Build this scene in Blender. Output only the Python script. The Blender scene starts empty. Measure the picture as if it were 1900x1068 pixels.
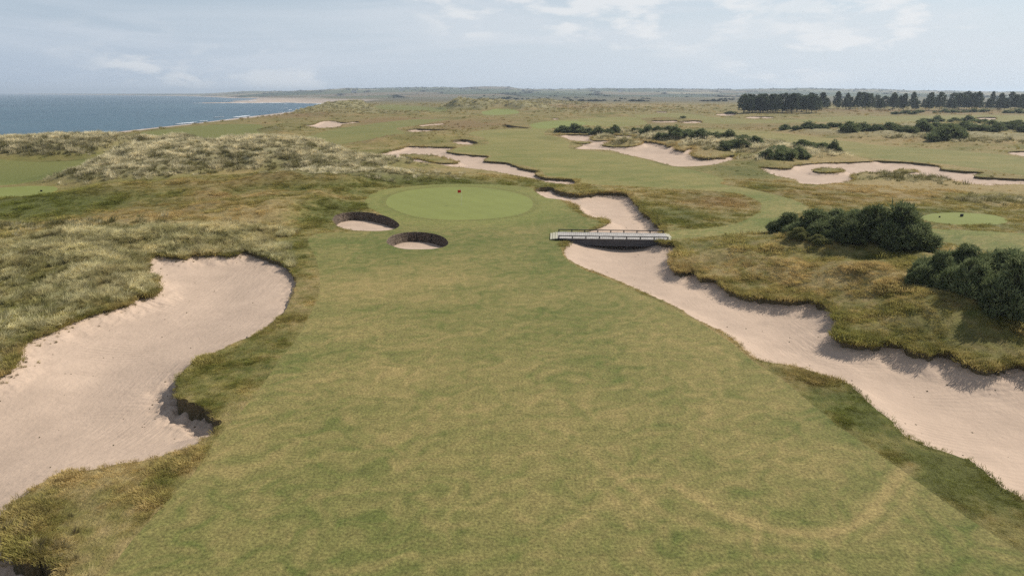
import bpy, bmesh, math, random
import numpy as np
from mathutils import Vector, Matrix, Euler

# ------------------------------------------------------------------ camera, sky, sun, exposure
sc = bpy.context.scene
C = sc.collection
CAM_H = 15.0
LENS = 24.0
F = 1900 * LENS / 36.0
PITCH = math.atan(362.0 / F)
SP, CP = math.sin(PITCH), math.cos(PITCH)
SEA = -8.0

cam_d = bpy.data.cameras.new('camera')
cam_d.lens = LENS
cam_d.sensor_width = 36.0
cam_d.clip_start = 0.5
cam_d.clip_end = 60000
cam = bpy.data.objects.new('camera', cam_d)
cam.location = (0, 0, CAM_H)
cam.rotation_euler = (math.pi / 2 - PITCH, 0, 0)
C.objects.link(cam)
sc.camera = cam

SUN_EL = math.radians(44)
SUN_AZ = math.radians(62)            # clockwise from +Y, the viewing direction
SUN_DIR = Vector((math.sin(SUN_AZ) * math.cos(SUN_EL), math.cos(SUN_AZ) * math.cos(SUN_EL), math.sin(SUN_EL)))

world = bpy.data.worlds.new('World')
sc.world = world
world.use_nodes = True
wn, wl = world.node_tree.nodes, world.node_tree.links
wn.clear()


def N(tree, kind, **kw):
    n = tree.nodes.new(kind)
    for k, v in kw.items():
        if k in n.inputs:
            n.inputs[k].default_value = v
        else:
            setattr(n, k, v)
    return n


def build_world():
    t = world.node_tree
    L = t.links.new
    out = N(t, 'ShaderNodeOutputWorld')
    bg = N(t, 'ShaderNodeBackground', Strength=0.092)
    sky = N(t, 'ShaderNodeTexSky', sky_type='NISHITA', sun_disc=False, sun_elevation=SUN_EL,
            sun_rotation=SUN_AZ, altitude=20.0, air_density=1.0, dust_density=0.6, ozone_density=1.2)
    co = N(t, 'ShaderNodeTexCoord')
    sep = N(t, 'ShaderNodeSeparateXYZ')
    L(co.outputs['Generated'], sep.inputs[0])
    zz = N(t, 'ShaderNodeMath', operation='MAXIMUM')
    zz.inputs[1].default_value = 0.0
    L(sep.outputs['Z'], zz.inputs[0])
    def layer(loc, scl, tilt, scale, detail, rough, dist, lo, hi):
        mp = N(t, 'ShaderNodeMapping')
        mp.inputs['Location'].default_value = loc
        mp.inputs['Scale'].default_value = scl
        mp.inputs['Rotation'].default_value = (0, tilt, 0)
        L(co.outputs['Generated'], mp.inputs['Vector'])
        nz = N(t, 'ShaderNodeTexNoise', Scale=scale, Detail=detail, Roughness=rough, Distortion=dist)
        L(mp.outputs[0], nz.inputs['Vector'])
        mr = N(t, 'ShaderNodeMapRange', interpolation_type='SMOOTHSTEP')
        mr.inputs['From Min'].default_value = lo
        mr.inputs['From Max'].default_value = hi
        L(nz.outputs['Fac'], mr.inputs['Value'])
        return mr.outputs[0]

    def prod(a, b):
        f = N(t, 'ShaderNodeMath', operation='MULTIPLY')
        L(a, f.inputs[0]); L(b, f.inputs[1])
        return f.outputs[0]

    # streaked sheets of high cloud, and fields of small puffs
    veil = layer((3.1, 1.7, 0), (1.3, 1.3, 13), math.radians(2.0), 1.5, 8, 0.58, 0.7, 0.40, 0.66)
    puff = prod(layer((8.3, 2.6, 0), (1, 1, 3.2), 0.0, 12.0, 9, 0.56, 0.15, 0.45, 0.60), layer((1.1, 4.2, 0), (1, 1, 2.2), 0.0, 2.6, 3, 0.5, 0.0, 0.50, 0.60))
    # the air near the horizon is seen through more of the haze, brighter towards the sun
    hz = N(t, 'ShaderNodeMapRange', interpolation_type='SMOOTHERSTEP')
    hz.inputs['From Min'].default_value = 0.0
    hz.inputs['From Max'].default_value = 0.26
    hz.inputs['To Min'].default_value = 0.97
    hz.inputs['To Max'].default_value = 0.0
    L(zz.outputs[0], hz.inputs['Value'])
    dt = N(t, 'ShaderNodeVectorMath', operation='DOT_PRODUCT')
    L(co.outputs['Generated'], dt.inputs[0])
    dt.inputs[1].default_value = SUN_DIR
    gl = N(t, 'ShaderNodeMapRange', interpolation_type='SMOOTHSTEP')
    gl.inputs['From Min'].default_value = -0.25
    gl.inputs['From Max'].default_value = 0.70
    L(dt.outputs['Value'], gl.inputs['Value'])

    def two(a, b):
        m = N(t, 'ShaderNodeMix', data_type='RGBA')
        L(gl.outputs[0], m.inputs['Factor'])
        m.inputs['A'].default_value = (*a, 1)
        m.inputs['B'].default_value = (*b, 1)
        return m.outputs['Result']

    def over(fac, amount, below, col):
        f = N(t, 'ShaderNodeMath', operation='MULTIPLY')
        f.inputs[1].default_value = amount
        L(fac, f.inputs[0])
        m = N(t, 'ShaderNodeMix', data_type='RGBA')
        L(f.outputs[0], m.inputs['Factor'])
        L(below, m.inputs['A'])
        L(col, m.inputs['B'])
        return m.outputs['Result']

    c = over(hz.outputs[0], 1.0, sky.outputs[0], two((4.7, 5.65, 6.95), (7.0, 7.7, 8.45)))
    c = over(veil, 0.60, c, two((6.3, 7.0, 7.9), (7.7, 8.1, 8.6)))
    c = over(puff, 0.75, c, two((7.8, 8.1, 8.4), (9.0, 9.1, 9.2)))
    L(c, bg.inputs['Color'])
    L(bg.outputs[0], out.inputs['Surface'])


build_world()

sun_d = bpy.data.lights.new('sun', 'SUN')
sun_d.energy = 4.9
sun_d.angle = math.radians(0.55)
sun_d.color = (1.0, 0.955, 0.88)
sun = bpy.data.objects.new('sun', sun_d)
sun.rotation_euler = SUN_DIR.to_track_quat('Z', 'Y').to_euler()
sun.location = (60, 60, 120)
C.objects.link(sun)

sc.view_settings.view_transform = 'Standard'
sc.view_settings.look = 'None'
sc.view_settings.exposure = 0.06
sc.view_settings.gamma = 1.0
sc.view_settings.use_curve_mapping = False
sc.render.engine = 'CYCLES'
sc.cycles.max_bounces = 6
sc.cycles.diffuse_bounces = 3
sc.cycles.glossy_bounces = 2
sc.cycles.transmission_bounces = 3
sc.cycles.transparent_max_bounces = 6
sc.cycles.volume_bounces = 0
sc.cycles.use_denoising = False
sc.cycles.adaptive_threshold = 0.005

# ------------------------------------------------------------------ helpers
rng = np.random.default_rng(11)
random.seed(5)


def P(px, py, z=0.0):
    """Photo pixel -> point on the level z that the thing touches."""
    v = py - 534.0
    down = F * SP + v * CP
    fwd = F * CP - v * SP
    k = (CAM_H - z) / down
    return ((px - 950.0) * k, fwd * k)


def at_range(px, py, D):
    """Photo pixel + distance along the ground -> (x, y, z)."""
    v = py - 534.0
    down = F * SP + v * CP
    fwd = F * CP - v * SP
    k = D / fwd
    return ((px - 950.0) * k, D, CAM_H - down * k)


def sstep(a, b, x):
    t = np.clip((x - a) / (b - a), 0, 1)
    return t * t * (3 - 2 * t)


_perm = np.random.default_rng(3).permutation(4096).astype(np.int64)
_gang = np.random.default_rng(4).random(4096) * 2 * math.pi
_gx, _gy = np.cos(_gang), np.sin(_gang)


def perlin(x, y, seed=0):
    x = x + seed * 17.31
    y = y - seed * 9.77
    xi = np.floor(x).astype(np.int64)
    yi = np.floor(y).astype(np.int64)
    xf, yf = x - xi, y - yi
    u = xf * xf * xf * (xf * (xf * 6 - 15) + 10)
    w = yf * yf * yf * (yf * (yf * 6 - 15) + 10)

    def g(ix, iy, fx, fy):
        h = _perm[(_perm[ix & 4095] + iy) & 4095]
        return _gx[h] * fx + _gy[h] * fy
    a = g(xi, yi, xf, yf)
    b = g(xi + 1, yi, xf - 1, yf)
    c = g(xi, yi + 1, xf, yf - 1)
    d = g(xi + 1, yi + 1, xf - 1, yf - 1)
    return (a + (b - a) * u + (c + (d - c) * u - a - (b - a) * u) * w) * 1.5


def fbm(x, y, scale, octs=3, seed=0, gain=0.5):
    o, amp, fr, tot = 0, 1.0, 1.0 / scale, 0
    for k in range(octs):
        o = o + amp * perlin(x * fr, y * fr, seed + k * 5)
        tot += amp
        amp *= gain
        fr *= 2.03
    return o / tot


def tag(o, label=None, cat=None, group=None, kind=None):
    if label: o['label'] = label
    if cat: o['category'] = cat
    if group: o['group'] = group
    if kind: o['kind'] = kind
    return o


def empty(name, loc, rz=0.0):
    o = bpy.data.objects.new(name, None)
    o.empty_display_size = 0.3
    o.location = loc
    o.rotation_euler = (0, 0, rz)
    C.objects.link(o)
    return o


def link(name, me, parent=None):
    o = bpy.data.objects.new(name, me)
    C.objects.link(o)
    if parent is not None:
        o.parent = parent
    return o


def mesh_np(name, verts, faces, mat=None, attrs=None, smooth=True):
    """faces: (m,3) or (m,4) int array."""
    me = bpy.data.meshes.new(name)
    nv, (nf, k) = len(verts), faces.shape
    me.vertices.add(nv)
    me.vertices.foreach_set('co', np.ascontiguousarray(verts, dtype=np.float32).ravel())
    me.loops.add(nf * k)
    me.loops.foreach_set('vertex_index', np.ascontiguousarray(faces, dtype=np.int32).ravel())
    me.polygons.add(nf)
    me.polygons.foreach_set('loop_start', np.arange(0, nf * k, k, dtype=np.int32))
    if smooth:
        me.polygons.foreach_set('use_smooth', np.ones(nf, dtype=bool))
    me.update(calc_edges=True)
    for an, (typ, arr) in (attrs or {}).items():
        a = me.attributes.new(an, typ, 'POINT')
        if typ == 'FLOAT':
            a.data.foreach_set('value', np.ascontiguousarray(arr, dtype=np.float32).ravel())
        elif typ == 'FLOAT_VECTOR':
            a.data.foreach_set('vector', np.ascontiguousarray(arr, dtype=np.float32).ravel())
        elif typ == 'INT':
            a.data.foreach_set('value', np.ascontiguousarray(arr, dtype=np.int32).ravel())
        else:
            arr = np.concatenate([arr, np.ones((len(arr), 1))], 1)
            a.data.foreach_set('color', np.ascontiguousarray(arr, dtype=np.float32).ravel())
    if mat:
        me.materials.append(mat)
    return me


class MB:
    """Collects simple shapes into one mesh."""
    def __init__(self):
        self.bm = bmesh.new()

    def box(self, cx, cy, cz, sx, sy, sz, bevel=0.0, rot=None):
        r = bmesh.ops.create_cube(self.bm, size=1.0)
        vs = r['verts']
        m = Matrix.Diagonal((sx, sy, sz, 1))
        if rot is not None:
            m = rot.to_4x4() @ m
        bmesh.ops.transform(self.bm, matrix=Matrix.Translation((cx, cy, cz)) @ m, verts=vs)
        if bevel:
            es = list({e for v in vs for e in v.link_edges})
            bmesh.ops.bevel(self.bm, geom=es, offset=bevel, segments=1, affect='EDGES')
        return self

    def tube(self, pts, radii, n=8, cap=True):
        rings = []
        for i, p in enumerate(pts):
            p = Vector(p)
            a = Vector(pts[max(i - 1, 0)])
            b = Vector(pts[min(i + 1, len(pts) - 1)])
            d = (b - a).normalized()
            q = d.to_track_quat('Z', 'Y')
            rr = radii[i] if hasattr(radii, '__len__') else radii
            rings.append([self.bm.verts.new(p + q @ Vector((math.cos(2 * math.pi * k / n) * rr,
                                                            math.sin(2 * math.pi * k / n) * rr, 0))) for k in range(n)])
        for r0, r1 in zip(rings, rings[1:]):
            for k in range(n):
                self.bm.faces.new((r0[k], r0[(k + 1) % n], r1[(k + 1) % n], r1[k]))
        if cap:
            self.bm.faces.new(rings[0][::-1])
            self.bm.faces.new(rings[-1])
        return self

    def mesh(self, name, mat, smooth=False):
        me = bpy.data.meshes.new(name)
        if smooth:
            for f in self.bm.faces:
                f.smooth = True
        self.bm.to_mesh(me)
        self.bm.free()
        me.materials.append(mat)
        return me

    def build(self, name, mat, parent=None, smooth=False):
        return link(name, self.mesh(name, mat, smooth), parent)


# ------------------------------------------------------------------ materials
def new_mat(name):
    m = bpy.data.materials.new(name)
    m.use_nodes = True
    t = m.node_tree
    t.nodes.clear()
    out = N(t, 'ShaderNodeOutputMaterial')
    b = N(t, 'ShaderNodeBsdfPrincipled', Roughness=0.9)
    b.inputs['Specular IOR Level'].default_value = 0.15
    t.links.new(b.outputs[0], out.inputs['Surface'])
    return m, t, b, out


def noise_val(t, scale, detail=3, rough=0.55, vec=None, stretch=None, rot=0.0):
    L = t.links.new
    if vec is None:
        g = N(t, 'ShaderNodeNewGeometry')
        vec = g.outputs['Position']
    if stretch:
        mp = N(t, 'ShaderNodeMapping')
        mp.inputs['Scale'].default_value = stretch
        mp.inputs['Rotation'].default_value = (0, 0, rot)
        L(vec, mp.inputs['Vector'])
        vec = mp.outputs[0]
    nz = N(t, 'ShaderNodeTexNoise', Scale=scale, Detail=detail, Roughness=rough)
    L(vec, nz.inputs['Vector'])
    return nz.outputs['Fac']


def ramp(t, val, a, b, lo=0.0, hi=1.0):
    mr = N(t, 'ShaderNodeMapRange')
    mr.inputs['From Min'].default_value = a
    mr.inputs['From Max'].default_value = b
    mr.inputs['To Min'].default_value = lo
    mr.inputs['To Max'].default_value = hi
    t.links.new(val, mr.inputs['Value'])
    return mr.outputs[0]


def mul(t, a, b):
    m = N(t, 'ShaderNodeMath', operation='MULTIPLY')
    for i, s in enumerate((a, b)):
        if isinstance(s, (int, float)):
            m.inputs[i].default_value = s
        else:
            t.links.new(s, m.inputs[i])
    return m.outputs[0]


def scale_col(t, col, fac):
    v = N(t, 'ShaderNodeVectorMath', operation='SCALE')
    t.links.new(col, v.inputs[0])
    t.links.new(fac, v.inputs['Scale'])
    return v.outputs[0]


def mixc(t, fac, a, b):
    m = N(t, 'ShaderNodeMix', data_type='RGBA')
    for s, k in ((fac, 'Factor'), (a, 'A'), (b, 'B')):
        if isinstance(s, (int, float)):
            m.inputs[k].default_value = s
        elif isinstance(s, tuple):
            m.inputs[k].default_value = (*s, 1)
        else:
            t.links.new(s, m.inputs[k])
    return m.outputs['Result']


def bump(t, b, height, strength, dist):
    bp = N(t, 'ShaderNodeBump', Strength=strength, Distance=dist)
    t.links.new(height, bp.inputs['Height'])
    t.links.new(bp.outputs[0], b.inputs['Normal'])


def attr_col(t, name='col', kind='GEOMETRY'):
    a = N(t, 'ShaderNodeAttribute', attribute_name=name, attribute_type=kind)
    return a.outputs['Color']


def ground_mat(name, fine, fine_amt, mid, mid_amt, bump_scale, bump_s, bump_d, tint=None):
    m, t, b, _ = new_mat(name)
    c = attr_col(t)
    n1 = noise_val(t, fine, 3, 0.65)
    n2 = noise_val(t, mid, 4, 0.6)
    c = scale_col(t, c, ramp(t, n1, 0.25, 0.75, 1 - fine_amt, 1 + fine_amt))
    c = scale_col(t, c, ramp(t, n2, 0.3, 0.7, 1 - mid_amt, 1 + mid_amt))
    if tint:
        c = mixc(t, ramp(t, noise_val(t, tint[0], 3, 0.6), 0.45, 0.7, 0, tint[1]), c, tint[2])
    t.links.new(c, b.inputs['Base Color'])
    bump(t, b, noise_val(t, bump_scale, 4, 0.7), bump_s, bump_d)
    return m


M = {}
M['rough'] = ground_mat('rough_turf', 9.0, 0.34, 1.7, 0.22, 7.0, 0.9, 0.16)
M['fairway'] = ground_mat('fairway_turf', 8.0, 0.55, 1.9, 0.16, 9.0, 0.8, 0.07)
M['green'] = ground_mat('green_turf', 12.0, 0.07, 1.2, 0.05, 26.0, 0.25, 0.012)


def sand_mat():
    m, t, b, _ = new_mat('bunker_sand')
    c = attr_col(t)
    c = scale_col(t, c, ramp(t, noise_val(t, 16.0, 3, 0.7), 0.25, 0.75, 0.93, 1.07))
    c = scale_col(t, c, ramp(t, noise_val(t, 0.5, 5, 0.65), 0.3, 0.7, 0.90, 1.08))
    spk = noise_val(t, 7.0, 4, 0.8)
    c = mixc(t, ramp(t, spk, 0.685, 0.74, 0, 0.55), c, (0.17, 0.13, 0.10))
    t.links.new(c, b.inputs['Base Color'])
    # raked ripples, broken up, plus footmarks
    g = N(t, 'ShaderNodeNewGeometry')
    wv = N(t, 'ShaderNodeTexWave', wave_type='BANDS', bands_direction='Y', Scale=0.8, Distortion=16.0, Detail=3.0)
    wv.inputs['Detail Scale'].default_value = 0.22
    t.links.new(g.outputs['Position'], wv.inputs['Vector'])
    n = noise_val(t, 3.0, 4, 0.65)
    drag = noise_val(t, 1.0, 3, 0.6, stretch=(5.0, .35, 1), rot=math.radians(-24))
    a = N(t, 'ShaderNodeMath', operation='ADD')
    t.links.new(mul(t, wv.outputs['Fac'], mul(t, ramp(t, noise_val(t, 0.16, 2), .46, .66), 0.38)), a.inputs[0])
    a2 = N(t, 'ShaderNodeMath', operation='ADD')
    t.links.new(n, a2.inputs[0])
    t.links.new(mul(t, drag, mul(t, ramp(t, noise_val(t, 0.11, 2), .40, .62), 1.1)), a2.inputs[1])
    t.links.new(a2.outputs[0], a.inputs[1])
    bump(t, b, a.outputs[0], 0.75, 0.08)
    return m


M['sand'] = sand_mat()


def noisy_mat(name, ca, cb, scale, rough=0.85, bscale=None, bstr=0.5, bdist=0.05, lo=0.35, hi=0.65, stretch=None):
    m, t, b, _ = new_mat(name)
    c = mixc(t, ramp(t, noise_val(t, scale, 4, 0.65, stretch=stretch), lo, hi), ca, cb)
    t.links.new(c, b.inputs['Base Color'])
    b.inputs['Roughness'].default_value = rough
    if bscale:
        bump(t, b, noise_val(t, bscale, 4, 0.7), bstr, bdist)
    return m


M['lip'] = noisy_mat('turf_edge_soil', (0.075, 0.062, 0.030), (0.15, 0.12, 0.07), 7.0, 0.95, 9.0, 0.9, 0.1)
M['sod'] = noisy_mat('stacked_sod', (0.05, 0.038, 0.028), (0.24, 0.18, 0.13), 6.0, 0.95, 12.0, 0.9, 0.1, 0.42, 0.66)
M['deck'] = noisy_mat('weathered_deck_timber', (0.30, 0.275, 0.245), (0.44, 0.41, 0.37), 2.0, 0.85)
M['darkwood'] = noisy_mat('dark_stained_timber', (0.022, 0.02, 0.02), (0.05, 0.046, 0.044), 3.0, 0.7)
M['beam'] = noisy_mat('grey_weathered_beam', (0.06, 0.058, 0.06), (0.11, 0.105, 0.105), 2.5, 0.75, stretch=(0.3, 1, 4))
M['rampstone'] = noisy_mat('pale_ramp_boards', (0.34, 0.32, 0.23), (0.46, 0.43, 0.33), 3.0, 0.9)
M['foam'] = noisy_mat('surf', (0.72, 0.74, 0.75), (0.85, 0.86, 0.86), 0.4, 0.6)
M['flag'] = noisy_mat('red_flag_cloth', (0.50, 0.03, 0.015), (0.62, 0.05, 0.02), 4.0, 0.8)
M['pole'] = noisy_mat('white_pole_paint', (0.72, 0.72, 0.70), (0.8, 0.8, 0.78), 4.0, 0.5)
M['black'] = noisy_mat('black_painted_metal', (0.012, 0.012, 0.013), (0.025, 0.025, 0.026), 6.0, 0.5)
M['wall'] = noisy_mat('white_render_wall', (0.66, 0.65, 0.62), (0.76, 0.75, 0.72), 0.5, 0.9)
M['slate'] = noisy_mat('slate_roof', (0.08, 0.085, 0.10), (0.14, 0.14, 0.16), 1.0, 0.7)
M['glass'] = noisy_mat('dark_window_glass', (0.02, 0.025, 0.03), (0.03, 0.035, 0.045), 1.0, 0.1)
M['bark'] = noisy_mat('pine_bark', (0.06, 0.042, 0.032), (0.13, 0.09, 0.065), 4.0, 0.95)
M['stem_core'] = noisy_mat('gorse_wood_dark_core', (0.03, 0.036, 0.016), (0.06, 0.062, 0.03), 4.0, 0.95)


def leaf_mat(name, ca, cb, scale, transl=0.25, inst=False, objrand=0.0):
    m = bpy.data.materials.new(name)
    m.use_nodes = True
    t = m.node_tree
    t.nodes.clear()
    out = N(t, 'ShaderNodeOutputMaterial')
    if inst:
        c = attr_col(t, 'tint', 'INSTANCER')
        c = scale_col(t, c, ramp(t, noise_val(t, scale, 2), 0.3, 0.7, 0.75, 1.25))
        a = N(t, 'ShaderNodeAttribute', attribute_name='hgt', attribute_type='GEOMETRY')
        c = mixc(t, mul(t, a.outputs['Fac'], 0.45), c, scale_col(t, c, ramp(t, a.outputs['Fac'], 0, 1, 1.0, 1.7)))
    else:
        c = mixc(t, ramp(t, noise_val(t, scale, 3), 0.35, 0.65), ca, cb)
        if objrand:
            oi = N(t, 'ShaderNodeObjectInfo')
            c = scale_col(t, c, ramp(t, oi.outputs['Random'], 0, 1, 1 - objrand, 1 + objrand))
    d = N(t, 'ShaderNodeBsdfDiffuse')
    tr = N(t, 'ShaderNodeBsdfTranslucent')
    mx = N(t, 'ShaderNodeMixShader', Fac=transl)
    t.links.new(c, d.inputs['Color'])
    t.links.new(c, tr.inputs['Color'])
    t.links.new(d.outputs[0], mx.inputs[1])
    t.links.new(tr.outputs[0], mx.inputs[2])
    t.links.new(mx.outputs[0], out.inputs['Surface'])
    return m


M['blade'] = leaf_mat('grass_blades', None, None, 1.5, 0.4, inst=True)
M['gorse'] = leaf_mat('gorse_needles', (0.10, 0.125, 0.05), (0.27, 0.295, 0.14), 1.6, 0.35, objrand=0.2)
M['pine'] = leaf_mat('pine_needles', (0.055, 0.072, 0.042), (0.125, 0.150, 0.078), 0.5, 0.25, objrand=0.25)
M['scrub'] = leaf_mat('far_scrub_leaves', (0.035, 0.05, 0.03), (0.07, 0.085, 0.05), 0.05, 0.1)

# ------------------------------------------------------------------ layout traced from the photograph (pixels -> ground)
# ('e', lip height, wild): state of the edge from there on


def E(lip, wild): return ('e', lip, wild)


SANDS = [
 dict(name='sand_bunker', label='broad pale sand bunker beneath the shaggy dune on the seaward side', depth=1.35, W=6.5, amp=0.65, poly=[
  E(.18, 1), (12, 686), (29, 648), (40, 632), (81, 617), (116, 602), (152, 586), (189, 575), (243, 557), (249, 543), (280, 546), (291, 535), (286, 521),
  (270, 511), (273, 491), (282, 478), (310, 478), (337, 484), (354, 477), (377, 476), (438, 474), E(.15, .3), (455, 469), E(.35, .15), (472, 472), (499, 481), (529, 491),
  (546, 511), (550, 525), (542, 548), E(.15, .1), (529, 575), (499, 602), (472, 620), (438, 634), (404, 651), (374, 661), E(.25, .15), (347, 680), E(.8, .3), (332, 697),
  (329, 720), (337, 737), (354, 744), (376, 747), (393, 765), (407, 779), E(.3, .2), (407, 791), E(.06, .25), (396, 803), (345, 831), (286, 848), (224, 860), (172, 869), (110, 877),
  (69, 900), (34, 924), E(.2, .4), (7, 945), E(.75, .6), (2, 965), (8, 985), (17, 1003), (34, 1022), (59, 1031), (83, 1027), (103, 1040), E(.3, .6), (125, 1052), (118, 1075), (95, 1130),
  (-250, 1260), (-600, 1200), (-600, 900), (-250, 760), (-60, 712)]),
 dict(name='sand_bunker', label='long winding sand bunker running under the timber footbridge', depth=1.25, W=3.4, amp=0.5, poly=[
  E(.12, .1), (1057, 447), (1046, 463), (1048, 474), (1057, 482), (1083, 496), (1117, 509), (1168, 530), (1215, 551), (1260, 572), (1284, 588), (1321, 606), E(.08, .3), (1350, 622), (1371, 637),
  (1388, 656), (1418, 670), (1479, 680), (1530, 698), (1572, 712), (1603, 738), (1649, 776), (1672, 800), (1677, 807), (1718, 826), (1794, 852), (1839, 886), (1867, 907), (1900, 927), (2000, 985),
  (2200, 1100), E(.42, 1), (2500, 900), (2200, 760), (1990, 702), (1900, 683), (1867, 677), (1840, 683), (1806, 680), (1779, 664), (1742, 655), (1722, 660), (1678, 646), (1637, 638), (1597, 642),
  (1560, 630), (1552, 619), (1565, 606), (1546, 586), (1536, 572), (1503, 559), (1479, 559), (1449, 555), (1422, 552), (1375, 545), (1348, 533), (1327, 518), (1305, 515), (1293, 505), (1284, 499), (1262, 505),
  (1246, 493), (1250, 478), (1258, 463), (1251, 452), (1231, 453), (1222, 447), (1226, 436), (1229, 423), (1233, 416), E(.6, 1), (1218, 413), (1214, 402), (1197, 393), (1189, 381), (1174, 366),
  (1167, 358), (1149, 355), (1121, 355), (1096, 357), (1074, 359), E(.7, .4), (1041, 354), (1023, 347), (998, 348), E(.2, .15), (991, 353), E(.08, .1), (1002, 361), (1015, 367), (1040, 370), (1059, 376), (1071, 383), (1074, 389), (1085, 397),
  (1100, 403), (1121, 406), (1129, 411), (1125, 416), (1108, 423), (1085, 431)]),
 dict(name='sand_bunker', label='stepped sand bunker with a grass island behind the pale dune ridge', depth=1.0, W=4.5, amp=0.5, poly=[
  E(.5, .7), (660, 298), (701, 285), (742, 275), (758, 271), (802, 272), (846, 273), E(.5, .3), (829, 280), (836, 283), (870, 287), (907, 290), (898, 298), (937, 301), (950, 305), (971, 312), (1001, 317), (993, 322),
  (1011, 329), (1038, 331), (1062, 332), (1070, 337), E(.08, .3), (1062, 342), (1021, 339), (988, 332), (937, 322), (897, 315), (836, 309), (789, 304), (752, 303), (701, 303)]),
 dict(name='sand_bunker', label='long sand bunker with grass islets below the gorse topped mounds', depth=1.3, W=5.0, amp=0.6, poly=[
  E(.5, .7), (1026, 254), (1052, 249), (1089, 250), (1123, 254), (1148, 254), (1176, 255), E(.8, 1), (1172, 263), (1195, 266), (1213, 267), (1242, 274), (1257, 270), (1255, 277), (1269, 280), (1290, 276), (1284, 285), (1290, 290),
  (1326, 293), (1347, 290), (1368, 288), (1366, 296), E(.1, .2), (1341, 302), (1310, 307), (1260, 309), (1237, 305), (1193, 293), (1153, 285), (1132, 279), (1081, 277), (1064, 275), (1081, 270), (1064, 266), (1060, 263), (1043, 258)]),
 dict(name='sand_bunker', label='broad sand bunker with two small grass islands beside the inland fairway', depth=1.0, W=4.5, amp=0.5, poly=[
  E(.35, .6), (1410, 310), (1462, 312), (1476, 307), (1503, 304), (1546, 302), (1617, 300), E(.5, .25), (1631, 299), (1698, 302), (1742, 307), (1749, 314), (1786, 317), (1826, 320), (1809, 327), (1900, 332), (2000, 337), E(.1, .5), (2010, 350),
  (1900, 342), (1833, 344), (1786, 339), (1749, 331), (1698, 324), (1631, 320), (1594, 321), E(.5, .8), (1580, 325), (1587, 334), E(.08, .3), (1546, 341), (1503, 342), (1482, 339), (1476, 334), (1435, 325)]),
 dict(name='sand_bunker', label='sand bunker cut into the turf beside the inland fairway below gorse', depth=.8, W=3, amp=.3, poly=[E(.5, .3), (1867, 283), (1900, 280), (1960, 282), E(.1, .2), (1970, 293), (1900, 290)]),
 dict(name='sand_bunker', label='ragged sand bunker between the coastal fairway and the sea', depth=1.0, W=5, amp=.8, poly=[E(.2, .5), (560, 231), (578, 232), (597, 225), (616, 224), E(.7, .4), (637, 227), (662, 225), (667, 228), E(.15, .4), (637, 231), (633, 235), (612, 237), (588, 237)]),
 dict(name='sand_bunker', label='small sand hollow at the foot of the sea dune', depth=.6, W=4, amp=.5, poly=[E(.3, .5), (255, 264), (280, 265), (305, 268), E(.1, .4), (290, 273), (274, 276), (256, 275)]),
 dict(name='sand_bunker', label='thin dark lipped sand bunker at the end of the coastal fairway', depth=1.0, W=4, amp=.6, poly=[E(.9, .4), (752, 242), (773, 238.5), (798, 239.5), (836, 239.5), E(.2, .4), (830, 241), (796, 243.5), (768, 245.5)]),
 dict(name='sand_bunker', label='narrow pale sand streak on the brown mound past the coastal fairway', depth=.5, W=4, amp=.5, poly=[E(.2, .5), (776, 233), (800, 230), (825, 228.4), E(.1, .5), (823, 231), (800, 233), (782, 235)]),
 dict(name='sand_bunker', label='small sand bunker with a dark upper lip in the brown hummock', depth=1.2, W=3, amp=.4, poly=[E(1.1, .4), (838, 262), (858, 259.5), (876, 262), (887, 265.5), E(.1, .3), (880, 268), (855, 268), (842, 266)]),
 dict(name='sand_bunker', label='sand bunker with a tall black shadowed face beside the far green', depth=2.2, W=4, amp=.4, poly=[E(2.0, .3), (930, 232.3), (943, 231.6), (955, 234), (980, 237), E(.6, .3), (978, 238.5), (958, 237), (944, 237.5)]),
 dict(name='sand_bunker', label='sand bunker on the tan rise beyond the gorse mounds', depth=1.0, W=5, amp=.5, poly=[E(.7, .5), (1209, 223.5), (1230, 224), (1256, 223.5), E(.2, .4), (1254, 227), (1215, 227)]),
 dict(name='sand_bunker', label='flat edged sand bunker on the tan rise beyond the gorse mounds', depth=1.0, W=5, amp=.5, poly=[E(.9, .3), (1261, 225), (1280, 224), (1301, 224.5), E(.2, .4), (1299, 228.3), (1263, 228)]),
 dict(name='sand_bunker', label='pale sand bunker at the end of the pine wood', depth=1.0, W=5, amp=.8, poly=[E(.4, .5), (1326, 212), (1345, 210.3), (1366, 210.5), E(.1, .4), (1362, 214.5), (1338, 215)]),
 dict(name='sand_bunker', label='pale sand bunker in front of the pine wood', depth=1.0, W=5, amp=.8, poly=[E(.4, .5), (1383, 217), (1405, 216), (1436, 217), E(.1, .4), (1430, 219.5), (1388, 219.5)]),
 dict(name='sand_bunker', label='tiny far sand bunker on the sunlit inland fairway', depth=1.0, W=5, amp=.5, poly=[E(.6, .5), (1217, 206.7), (1236, 207), E(.1, .4), (1236, 209.3), (1219, 209)]),
 dict(name='sand_bunker', label='small far sand bunker beside the dark hummocks', depth=1.0, W=5, amp=.5, poly=[E(.5, .5), (1024, 219.6), (1036, 219.8), E(.1, .4), (1036, 222), (1026, 222)]),
 dict(name='sand_bunker', label='far sand bunker with a dark bank by the gorse under the pine belt', depth=1.2, W=5, amp=.5, poly=[E(1.0, .3), (1812, 217.6), (1846, 217.4), E(.2, .4), (1846, 222), (1818, 221.5)]),
]
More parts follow.
